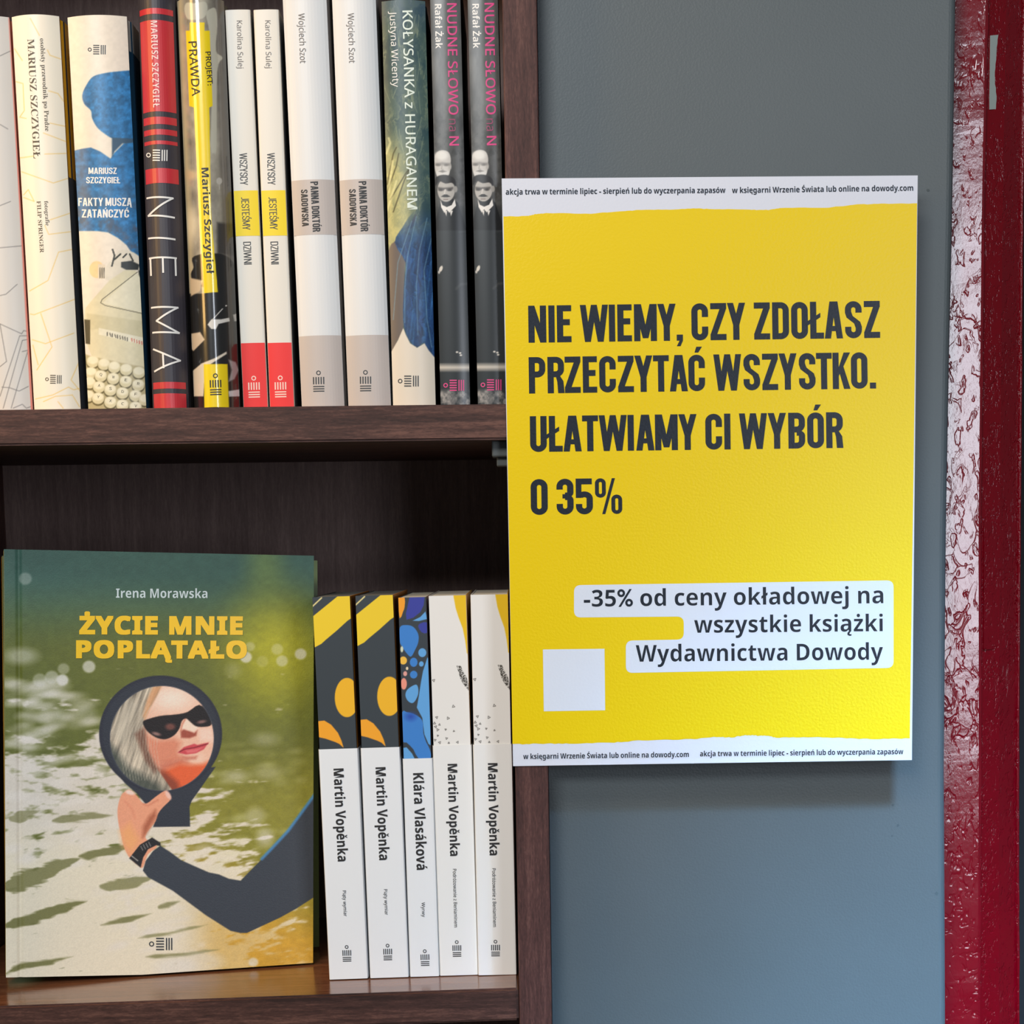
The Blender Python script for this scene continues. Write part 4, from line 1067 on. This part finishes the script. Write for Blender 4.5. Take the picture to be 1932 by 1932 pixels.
b = spine_book('paperback_book', (589.8, 1126.6), (659.6, 1125), (622, 1847.5), (694, 1842.5), YLW, zlow, depth=0.13, col=SL, right=(224, 136, 24), pages=PAGESD, label='first of two slate spines with yellow shapes, beside the front-facing book', group=LO)
c = canvas(b, 1.1, v0=b.h * 0.55); c.fill(SL)
GO = (238, 204, 40); OR = (240, 182, 34)
c.poly(z7((115, 322), (300, 172), (400, 168), (400, 332), (370, 352), (290, 425), (210, 492), (180, 520), (120, 552)), GO, 1.0)
c.line(z7((112, 250), (180, 186)), 2.6, (222, 206, 140))
c.ell(560 + 366 / 3.864, 1080 + 912 / 3.864, 23, 37, OR, soft=1)
c.poly(z7((155, 1085), (200, 1080), (250, 1110), (300, 1170), (325, 1225), (341, 1278), (310, 1250), (280, 1236), (210, 1212), (155, 1200)), (246, 166, 38), 1.0)
c.mesh('printed_spine', PRINT_M)
paper_wrap(b, 1412.6, WRAP)
text(b.face, 'author_lettering', 'Martin Vopěnka', (629.6, 1450), (637.8, 1625), 18.6, INK, 'bold', 0.008, eps=ICE)
text(b.face, 'title_lettering', 'Piąty wymiar', (646.7, 1679.8), (649, 1728.4), 6.2, INKK, 'sans', 0.01, eps=ICE)
mark(b.face, (654.2, 1786), 16.5, (0.03, 1), INKK, eps=ICE)
dup(b, (670, 1124.5), (699.8, 1844.5), YLW, 'second of two slate spines with yellow shapes, beside the blue-patterned spine', LO)

b = spine_book('paperback_book', (752, 1127), (803.3, 1127), (774, 1842), (828.6, 1839.5), YLW, zlow, depth=0.13, col=(50, 56, 64), right=(82, 26, 36), label='narrow spine with blue droplet pattern above a white paper band', group=LO)
c = canvas(b, 0.9, v0=b.h * 0.52); c.fill((52, 60, 68))
IN = (54, 62, 156); BB = (58, 128, 206); LB = (96, 164, 224)
c.poly(z7((735, 180), (785, 180), (786, 250), (775, 285), (750, 335)), (246, 160, 36), 1, curve=2)
c.poly(z7((822, 180), (932, 178), (925, 240), (900, 290), (850, 330), (800, 345), (795, 300)), IN, 1)
c.poly(z7((845, 352), (900, 325), (938, 285), (950, 340), (890, 354)), LB, 1)
c.poly(z7((885, 395), (900, 372), (950, 365), (950, 440), (910, 436)), IN, 1, curve=2)
c.poly(z7((752, 400), (800, 384), (850, 398), (885, 450), (885, 510), (862, 565), (835, 612), (810, 600), (770, 545), (750, 500)), BB, 1, curve=4)
for x, y, rx, ry, col in ((915, 585, 29, 32, LB), (852, 655, 28, 33, BB), (908, 667, 17, 19, LB), (776, 642, 27, 29, (242, 190, 70)), (804, 700, 9, 12, (236, 216, 180)), (790, 738, 14, 18, (226, 160, 150)), (852, 745, 27, 28, BB), (780, 812, 22, 42, (236, 150, 130)), (766, 560, 10, 22, (210, 216, 190))):
    c.ell(560 + x / 3.864, 1080 + y / 3.864, rx / 3.864, ry / 3.864, col, soft=1)
c.poly(z7((865, 818), (884, 840), (884, 890), (860, 940), (835, 952), (805, 930), (792, 890), (810, 850)), LB, 1, curve=4)
c.poly(z7((952, 620), (975, 640), (975, 1260), (960, 1250), (930, 1180), (915, 1060), (875, 985), (890, 900), (905, 800), (920, 720)), LB, 1)
c.poly(z7((765, 1022), (800, 1018), (850, 1030), (900, 1060), (920, 1100), (922, 1170), (945, 1240), (970, 1290), (975, 1360), (890, 1360), (850, 1290), (800, 1240), (765, 1220)), BB, 1, curve=2)
c.mix(np.clip(1 - np.hypot((c.X - 775) / 16, (c.Y - 1352) / 12), 0, 1), (36, 74, 170))
c.poly(z7((770, 1280), (800, 1275), (840, 1320), (860, 1360), (770, 1360)), LB, 1)
c.mesh('printed_spine', PRINT_M)
paper_wrap(b, 1430.7, WRAP)
text(b.face, 'author_lettering', 'Klára Vlasáková', (779.6, 1458.4), (786.6, 1641), 19.0, INK, 'bold', 0.008, eps=ICE)
text(b.face, 'title_lettering', 'Wyrwy', (795.5, 1702), (796.5, 1729.7), 6.2, INKK, 'sans', 0.01, eps=ICE)
mark(b.face, (801.5, 1794), 16.5, (0.03, 1), INKK, eps=ICE)

b = spine_book('paperback_book', (808.4, 1125.5), (879.6, 1122), (831.7, 1839.5), (901, 1837), YLW, zlow, depth=0.13, col=(232, 229, 224), right=(214, 156, 20), label='first of two white spines with tiny triangles, beside the blue-patterned spine', group=LO)
c = canvas(b, 0.9, v0=b.h * 0.55); c.fill((233, 231, 227))
c.poly(z7((1140, 160), (1270, 155), (1270, 600), (1240, 590), (1228, 500), (1210, 410), (1180, 330), (1158, 260)), (232, 190, 10), 1.2)
nz = vnoise(c.X / 1.2, c.Y / 1.2, 77)
sd = np.clip(0.5 - c._sd(z7((1165, 680), (1196, 682), (1210, 720), (1235, 760), (1262, 840), (1262, 870), (1225, 830), (1195, 780))) / 1.2, 0, 1)
c.mix(sd * np.where(nz > 0.42, 0.9, 0.15), (50, 46, 40))
rs = np.random.RandomState(4)
for x, y in ((998, 787), (1142, 977), (1020, 1057), (1103, 1063), (1040, 1110), (1012, 1125), (1027, 1147), (1085, 1145), (1145, 1157), (1028, 1190), (1092, 1210), (1042, 1240), (1108, 1243), (1172, 1238), (1004, 1100), (1008, 1222)):
    r = rs.uniform(6.5, 11); a0 = rs.uniform(0, 6.28)
    t3 = [(x + r * math.cos(a0 + k * 2.1), y + r * math.sin(a0 + k * 2.1)) for k in range(4)]; c.line(z7(*(t3[:3] + t3[:1])), 0.9, (62, 58, 54), 0.9)
c.mesh('printed_spine', PRINT_M)
paper_wrap(b, 1405.6, mat('torn_paper_band', (234, 234, 232), rough=0.5), torn=0.0002)
text(b.face, 'author_lettering', 'Martin Vopěnka', (844.7, 1441), (849.6, 1614.6), 17.6, INK, 'bold', 0.008, eps=ICE)
text(b.face, 'title_lettering', 'Podróżowanie z Beniaminem', (854.5, 1639), (857.2, 1749), 6.4, INKK, 'sans', 0.01, eps=ICE)
mark(b.face, (861.8, 1776.8), 16.5, (0.02, 1), INKK, eps=ICE)
dup(b, (887.4, 1121), (904, 1842), YLW - 0.002, 'second of two white spines with tiny triangles, beside the bookcase upright', LO)
# ------------------------------------------------------------------ the two hardbacks facing forward on the lower shelf
def fit_front(corners, lean, x_prior, thick):
    """rigid cover (x, y, yaw, roll, width, height) standing on the lower shelf, leaning back"""
    tgt = np.array(corners, float)
    def pts(q):
        x, y, yaw, roll, w, h = q
        R = np.array(Matrix.Rotation(yaw, 3, 'Z') @ Matrix.Rotation(roll, 3, 'Y') @ Matrix.Rotation(-lean, 3, 'X'))
        root = np.array([x, y, zlow(x) + 0.0006])
        L = np.array([[-w / 2, 0, h], [w / 2, 0, h], [-w / 2, 0, 0], [w / 2, 0, 0]])
        return root, R, root + L @ R.T
    q = np.array(x_prior, float)
    for _ in range(40):
        r = (proj(pts(q)[2]) - tgt).ravel(); J = np.zeros((8, 6))
        for i in range(6):
            d = np.zeros(6); d[i] = 1e-5; J[:, i] = ((proj(pts(q + d)[2]) - tgt).ravel() - r) / 1e-5
        q = q - np.linalg.lstsq(J, r, rcond=None)[0]
    root, R, P = pts(q)
    return q, root, R, np.abs(proj(P) - tgt).max()

def front_book(corners, lean, prior, thick, label, spine_col, back_col, inset=0.003):
    q, root, R, err = fit_front(corners, lean, prior, thick)
    print('FRONT', [round(float(v), 4) for v in q], 'err px', round(float(err), 2))
    w, h = q[4], q[5]
    o = empty('hardback_book', root, Matrix([list(r) for r in R]).to_4x4(), label, 'book', LO)
    M = Matrix.Translation(root) @ Matrix([list(r) for r in R]).to_4x4()
    B = Book(); B.root, B.w, B.h, B.M = o, w, h, M; B.face = Face(o, M)
    t = 0.0025
    box('back_board', -w / 2, w / 2, thick - t, thick, 0, h, o, cloth(back_col), 0.0004)
    box('spine', -w / 2 - 0.0005, -w / 2 + 0.0022, 0.0012, thick - 0.0012, 0, h, o, cloth(spine_col), 0.0008)
    box('page_block', -w / 2 + 0.003, w / 2 - inset, t, thick - t, inset, h - inset, o, PAGES)
    box('front_board', -w / 2, w / 2, 0.0006, t, 0, h, o, cloth(back_col), 0.0003)
    # book foot reshaped to the shelf line where its fitted tilt would sink in
    drop = thick * math.sin(lean) + 0.0003
    B.foot = lambda u: np.maximum(0.0, zlow(root[0] + R[0, 0] * np.asarray(u, float)) + drop - root[2] - R[2, 0] * np.asarray(u, float)) / R[2, 2]
    for ch in o.children:
        for v in ch.data.vertices:
            f = float(B.foot(v.co.x)); v.co.z = f + (1 - f / h) * v.co.z
    return B

# the book behind, only its edges peep out
B2 = front_book([(3.5, 1046), (596, 1060), (12, 1816), (605.5, 1804)], math.radians(4.5), (-0.18, 0.08, -0.08, 0.0, 0.16, 0.215), 0.016,
                'green hardback standing behind the front-facing cover, only edges showing', (206, 142, 40), (96, 116, 52))
hx = B2.w / 2; fz = [float(B2.foot(-hx)), float(B2.foot(hx))]
mesh('front_cover', [(-hx, 0.0004, fz[0]), (hx, 0.0004, fz[1]), (hx, 0.0004, B2.h), (-hx, 0.0004, B2.h)], [(0, 1, 2, 3)], B2.root, cloth((94, 112, 50)))
B1 = front_book([(11, 1039), (591, 1046), (8, 1845), (591.5, 1831)], math.radians(4.0), (-0.18, 0.045, -0.08, 0.0, 0.155, 0.215), 0.012,
                'front-facing hardback showing a hand holding a round mirror over green water', (196, 168, 92), (110, 124, 70))

c = Canvas(B1.face, -B1.w / 2, B1.w / 2, 0, B1.h, 1.45, B1.foot)
X, Y = c.X, c.Y
zf = lambda *p: Z(0, 1000, 3.22, *p); zg = lambda *p: Z(0, 1450, 3.22, *p)
def lerp(a, b_, k): return np.asarray(a, float) * (1 - k[..., None]) + np.asarray(b_, float) * k[..., None]
sm = lambda k: np.clip(k, 0, 1) ** 2 * (3 - 2 * np.clip(k, 0, 1))
# water: dark teal at the top, green in the middle, ochre at lower right
c.c = lerp((64, 98, 86), (100, 106, 44), sm((Y - 1080) / 160))
c.mix(sm(1 - np.hypot((X - 520) / 150, (Y - 1230) / 190)) * 0.95, (176, 172, 40))
c.mix(sm(1 - np.hypot((X - 500) / 60, (Y - 1060) / 110)) * 0.5, (132, 150, 70))
c.mix(sm((Y - 1330) / 200) * sm((X - 250) / 120) * 0.8, (146, 140, 50))
c.mix(sm((Y - 1560 + (X - 420) * -0.45) / 190) * sm((X - 250) / 150), (206, 158, 52))
c.c *= (0.93 + 0.14 * fbm(X / 12, Y / 9, 31))[..., None]
# broken sky reflections: pale streaks that thicken towards lower left
ys = Y + (X - 200) * 0.16 * sm((Y - 1400) / 250)
st = fbm(X / 62, ys / 15, 81, 4) * 0.62 + fbm(X / 24, ys / 10, 86, 3) * 0.38
dens = 0.86 * sm((Y - 1190) / 440) * (1 - sm((X - 190 - (Y - 1300) * 0.35) / 330)) + 0.16 * sm((Y - 1660) / 60) * (1 - sm((X - 300) / 220))
thr = 0.735 - 0.56 * dens
och = 1 - 0.75 * sm((Y - 1600 + (X - 420) * -0.45) / 150) * sm((X - 300) / 120)
c.mix(np.clip((st - thr) / 0.14, 0, 1) * sm((Y - 1205) / 90) * 0.96 * och, (226, 216, 204))
c.mix(np.clip((st - thr - 0.06) / 0.08, 0, 1) * sm((Y - 1500) / 150) * och, (232, 222, 198))
# soft sparkle discs along the reflections
rb = np.random.RandomState(23)
for i in range(150):
    y0 = rb.uniform(1285, 1640); x0 = rb.uniform(12, 120 + (y0 - 1285) * 0.85); k_ = rb.uniform(0.3, 1)
    c.ell(x0, y0, 8 + 20 * k_ * rb.uniform(0.5, 1), 4 + 5 * k_, (232, 224, 214), rot=-6, soft=9, a=rb.uniform(0.15, 0.6))
for i in range(60):
    y0 = rb.uniform(1590, 1790); x0 = rb.uniform(190, 420)
    c.ell(x0, y0, rb.uniform(6, 22), rb.uniform(4, 7), (230, 222, 212), rot=-14, soft=7, a=rb.uniform(0.3, 0.75) * max(0.1, 1 - abs(x0 - 290) / 170))
for i in range(40):
    y0 = rb.uniform(1400, 1640); x0 = rb.uniform(400, 585)
    c.ell(x0, y0, rb.uniform(6, 20), rb.uniform(3, 8), (206, 204, 150), rot=-4, soft=8, a=rb.uniform(0.08, 0.3))
# long dark ripples at lower left, broken up and tapering
rn = fbm(X / 40, Y / 7, 57, 3)
for pts, w_, a in (([(8, 1748), (60, 1734), (110, 1713), (165, 1700)], 9, 0.9), ([(8, 1838), (40, 1823), (90, 1814), (140, 1804)], 6, 0.9), ([(8, 1672), (60, 1655), (110, 1634), (150, 1620)], 15, 0.8), ([(150, 1615), (220, 1603), (262, 1592)], 8, 0.85),
                   ([(190, 1745), (240, 1735), (290, 1722)], 5, 0.8), ([(190, 1672), (240, 1668), (290, 1655)], 11, 0.7), ([(300, 1712), (340, 1700)], 10, 0.7), ([(275, 1805), (350, 1800), (420, 1790)], 4, 0.7), ([(260, 1770), (320, 1760), (400, 1742)], 4, 0.6), ([(100, 1548), (170, 1540), (215, 1538)], 8, 0.7), ([(20, 1545), (75, 1530)], 12, 0.6)):
    w2 = w_ * 1.5; DX = np.full(X.shape, 1e9)
    for (x0, y0), (x1, y1) in zip(pts[:-1], pts[1:]):
        dx, dy = x1 - x0, y1 - y0; kk = np.clip(((X - x0) * dx + (Y - y0) * dy) / (dx * dx + dy * dy), 0, 1)
        DX = np.minimum(DX, np.hypot(X - x0 - kk * dx, Y - y0 - kk * dy))
    tp_ = np.clip((X - pts[0][0] + 12) / 30, 0.3, 1) * np.clip((pts[-1][0] + 6 - X) / 45, 0.12, 1)
    c.mix(a * np.clip((w2 * tp_ * (0.35 + 0.9 * rn) - DX) / 4.0, 0, 1), (112, 112, 62))
# out-of-focus light spots
for x, y, r, a in ((168, 1258, 12, .7), (118, 1283, 11, .85), (120, 1262, 11, .4), (98, 1278, 13, .5), (75, 1283, 13, .4), (48, 1092, 12, .35), (464, 1240, 11, .75), (567, 1234, 11, .7), (523, 1225, 11, .35), (532, 1247, 11, .5), (472, 1220, 9, .35), (495, 1248, 11, .2), (440, 1265, 14, .2), (445, 1465, 22, .45), (505, 1458, 26, .3), (500, 1395, 24, .3), (500, 1580, 16, .5), (482, 1540, 18, .35), (478, 1815, 9, .7), (380, 1815, 40, .5), (330, 1825, 36, .6), (115, 1350, 14, .3), (165, 1345, 16, .3), (40, 1238, 30, .5)):
    c.ell(x, y, r, r * (0.95 if r < 20 else 0.5), (224, 220, 212), soft=4 if r < 14 else 14, a=a)
# mirror
DK = (50, 54, 64)
c.poly(zg((700, 20), (760, 90), (830, 150), (880, 210), (960, 270), (930, 355), (1155, 352), (1152, 230), (1165, 195), (1215, 125), (1260, 60), (1310, -10)), DK, 1.5)
c.ell(303, 1384.5, 116, 110, (44, 46, 58), soft=1.8); c.ell(303, 1384.5, 110, 104, DK, soft=5)
c.ell(305.5, 1393, 99, 100, (70, 74, 84), soft=1.5)
mk_ = np.clip(0.5 - (np.hypot(X - 305.5, (Y - 1393) * 0.99) - 97.5) / 1.4, 0, 1)
save = c.c.copy()
c.fill((240, 190, 164))
c.mix(sm(1 - np.hypot((X - 325) / 75, (Y - 1318) / 42)) * 0.9, (252, 230, 214))
c.poly(zf((880, 1240), (960, 1275), (1060, 1265), (1100, 1290), (1085, 1345), (1100, 1390), (1040, 1420), (960, 1420), (905, 1340)), (218, 128, 98), 14, 0.8)
c.poly(zf((900, 1330), (960, 1420), (1060, 1400), (1110, 1380), (1150, 1415), (1060, 1440), (985, 1470)), (196, 96, 70), 14, 0.7)
c.poly(zf((985, 1465), (1090, 1420), (1160, 1425), (1230, 1420), (1300, 1395), (1310, 1480), (1150, 1600), (1010, 1600)), (230, 96, 50), 12, 0.95)
c.poly(zf((960, 1450), (1010, 1470), (1080, 1530), (1100, 1600), (1000, 1600)), (132, 62, 44), 12, 0.85)
c.ell(1200 / 3.22, 1000 + 1385 / 3.22, 16, 9, (246, 204, 180), soft=8, a=.8)
c.poly(zf((1098, 1225), (1120, 1205), (1180, 1232), (1200, 1215), (1192, 1250), (1150, 1265), (1100, 1262)), (150, 62, 46), 4, 0.85)
c.poly(zf((1100, 1205), (1135, 1135), (1175, 1150), (1205, 1200), (1180, 1228), (1130, 1215)), (253, 220, 200), 4, 0.95)
c.line(zf((1098, 1220), (1108, 1180), (1130, 1140)), 2.2, (188, 104, 80), 3, .7)
c.poly(zf((1200, 1205), (1290, 1200), (1300, 1290), (1215, 1280)), (250, 216, 200), 10, 0.7)
c.poly(zf((1080, 1352), (1118, 1318), (1180, 1298), (1200, 1305), (1268, 1290), (1238, 1332), (1190, 1356), (1130, 1364)), (206, 74, 82), 2.5)
c.poly(zf((1125, 1338), (1190, 1330), (1240, 1318), (1190, 1350), (1140, 1355)), (232, 122, 122), 3, .8)
c.line(zf((1090, 1348), (1120, 1332), (1180, 1322), (1264, 1298)), 1.6, (120, 30, 38), 1.6)
c.poly(zf((1110, 1378), (1200, 1372), (1190, 1392), (1130, 1396)), (190, 98, 78), 6, 0.7)
# hair
hn = fbm((X + (Y - 1400) * 0.35) / 4.0, Y / 60, 91, 3)
before = c.c.copy()
c.poly(zf((650, 1250), (670, 1100), (740, 990), (830, 940), (985, 945), (950, 1010), (905, 1090), (872, 1180), (880, 1260), (895, 1330), (930, 1420), (990, 1500), (1060, 1600), (800, 1600), (680, 1420)), (172, 160, 142), 3)
hm = np.clip(np.abs(c.c - before).sum(-1) / 60, 0, 1)[..., None]
c.c = c.c * (1 - hm) + (c.c * (0.55 + 0.95 * hn)[..., None]) * hm
c.poly(zf((930, 950), (985, 945), (940, 1030), (905, 1095), (880, 1160), (868, 1130), (890, 1040)), (222, 160, 112), 6, 0.8)
c.poly(zf((820, 1240), (880, 1190), (900, 1340), (960, 1450), (940, 1480), (880, 1400)), (112, 72, 56), 8, 0.8)
c.poly(zf((660, 1290), (700, 1330), (780, 1440), (860, 1480), (960, 1540), (1010, 1600), (680, 1600)), (52, 62, 56), 16, 0.75)
c.poly(zf((690, 1240), (720, 1120), (800, 1020), (840, 1060), (790, 1180), (760, 1320)), (206, 196, 176), 12, 0.5)
for i in range(14):
    x0 = 700 + i * 17; c.line(zf((x0 + 120, 1010 + i * 9), (x0 + 40, 1200), (x0 + 30, 1330), (x0 + 60, 1520)), 0.9, (214, 204, 184), 1.2, 0.5)
# sunglasses
SG = (34, 28, 28)
c.poly(zf((868, 1165), (910, 1145), (980, 1128), (1070, 1120), (1140, 1105), (1210, 1062), (1262, 1110), (1285, 1180), (1240, 1196), (1190, 1192), (1155, 1165), (1130, 1145), (1105, 1160), (1090, 1205), (1060, 1245), (1010, 1270), (960, 1265), (915, 1240), (885, 1210)), SG, 1.8, curve=3)
c.ell(1035 / 3.22, 1000 + 1195 / 3.22, 9, 6, (150, 90, 78), soft=5, a=.7); c.ell(950 / 3.22, 1000 + 1238 / 3.22, 8, 3, (196, 150, 140), rot=15, soft=3, a=.7); c.ell(1225 / 3.22, 1000 + 1165 / 3.22, 8, 3, (190, 140, 132), rot=-10, soft=3, a=.6)
c.c = save * (1 - mk_[..., None]) + c.c * mk_[..., None]
# arm, hand, watch
AR = (58, 64, 74)
c.poly(zg((868, 620), (885, 560), (930, 500), (975, 468), (1040, 510), (1100, 555), (1200, 600), (1270, 630), (1330, 642), (1390, 668), (1462, 680), (1520, 620), (1590, 550), (1680, 455), (1750, 380), (1820, 285), (1920, 150), (1920, 772), (1800, 850), (1700, 905), (1560, 970), (1500, 998), (1460, 998), (1400, 985), (1250, 890), (1050, 742), (900, 660)), AR, 1.6)
c.line(zg((1590, 548), (1660, 475), (1750, 378), (1820, 283), (1915, 152)), 5.5, (72, 132, 188), 3.5, 0.9)
SK = (236, 162, 128)
c.poly(zg((735, 165), (760, 140), (790, 128), (835, 168), (865, 205), (895, 210), (940, 175), (1000, 135), (1025, 150), (1038, 185), (990, 235), (960, 275), (945, 320), (915, 360), (890, 395), (890, 430), (955, 470), (900, 520), (868, 600), (840, 590), (790, 545), (755, 480), (735, 400), (718, 320), (715, 240)), SK, 1.6, curve=3)
c.poly(zg((890, 395), (915, 350), (950, 290), (945, 250), (905, 290), (870, 350), (865, 420)), (168, 92, 64), 9, 0.85)
c.poly(zg((730, 380), (790, 330), (850, 440), (800, 520), (750, 470)), (248, 176, 110), 16, 0.7)
c.ell(790 / 3.22, 1450 + 145 / 3.22, 9, 4, (250, 214, 200), rot=15, soft=3); c.ell(1022 / 3.22, 1450 + 160 / 3.22, 4, 9, (244, 196, 180), rot=-30, soft=3)
c.line(zg((870, 215), (900, 225), (960, 190)), 1.8, (204, 120, 94), 4, 0.8); c.line(zg((760, 200), (800, 240), (820, 300)), 2, (222, 138, 108), 6, 0.7)
c.poly(zg((785, 545), (850, 462), (925, 418), (975, 450), (978, 472), (950, 465), (900, 490), (870, 540), (855, 602)), (40, 38, 40), 1.4)
for i in range(4): c.line(zg((855 + i * 16, 470 - i * 8), (868 + i * 16, 495 - i * 8)), 1.2, (150, 146, 146), 1.2)
c.line(zg((800, 530), (838, 560)), 1.4, (190, 186, 180), 1.2)
# cloth grain
c.c *= (0.97 + 0.06 * vnoise(X / 1.6, Y / 1.6, 99))[..., None]
# hinge groove pressed into the board near the spine
gu = B1.face.uv(37, 1450)[0]
gr = 0.0009 * np.exp(-((c.U - gu) / 0.0013) ** 2)
c.mesh('front_cover', mat('printed_front_cover', attr=True, rough=0.45, spec=0.28, bump=(1500, 0.12)), eps=0.0009, extra=gr)
E1 = 0.0011
text(B1.face, 'author_lettering', 'Irena Morawska', (219, 1128), (391.3, 1128.6), 17.4, mat('pale_blue_ink', (206, 220, 222), rough=0.4), 'bold', -0.004, eps=E1)
GI = mat('golden_yellow_ink', (244, 196, 12), rough=0.3)
text(B1.face, 'title_lettering', 'ŻYCIE MNIE', (151.2, 1197), (456.5, 1198), 35, GI, 'heavy', 0.042, eps=E1)
text(B1.face, 'title_lettering', 'POPLĄTAŁO', (145.3, 1242), (464, 1243), 34, GI, 'heavy', 0.042, eps=E1)
mark(B1.face, (286, 1780.5), 23.5, (1, 0.0), INKK, eps=E1)
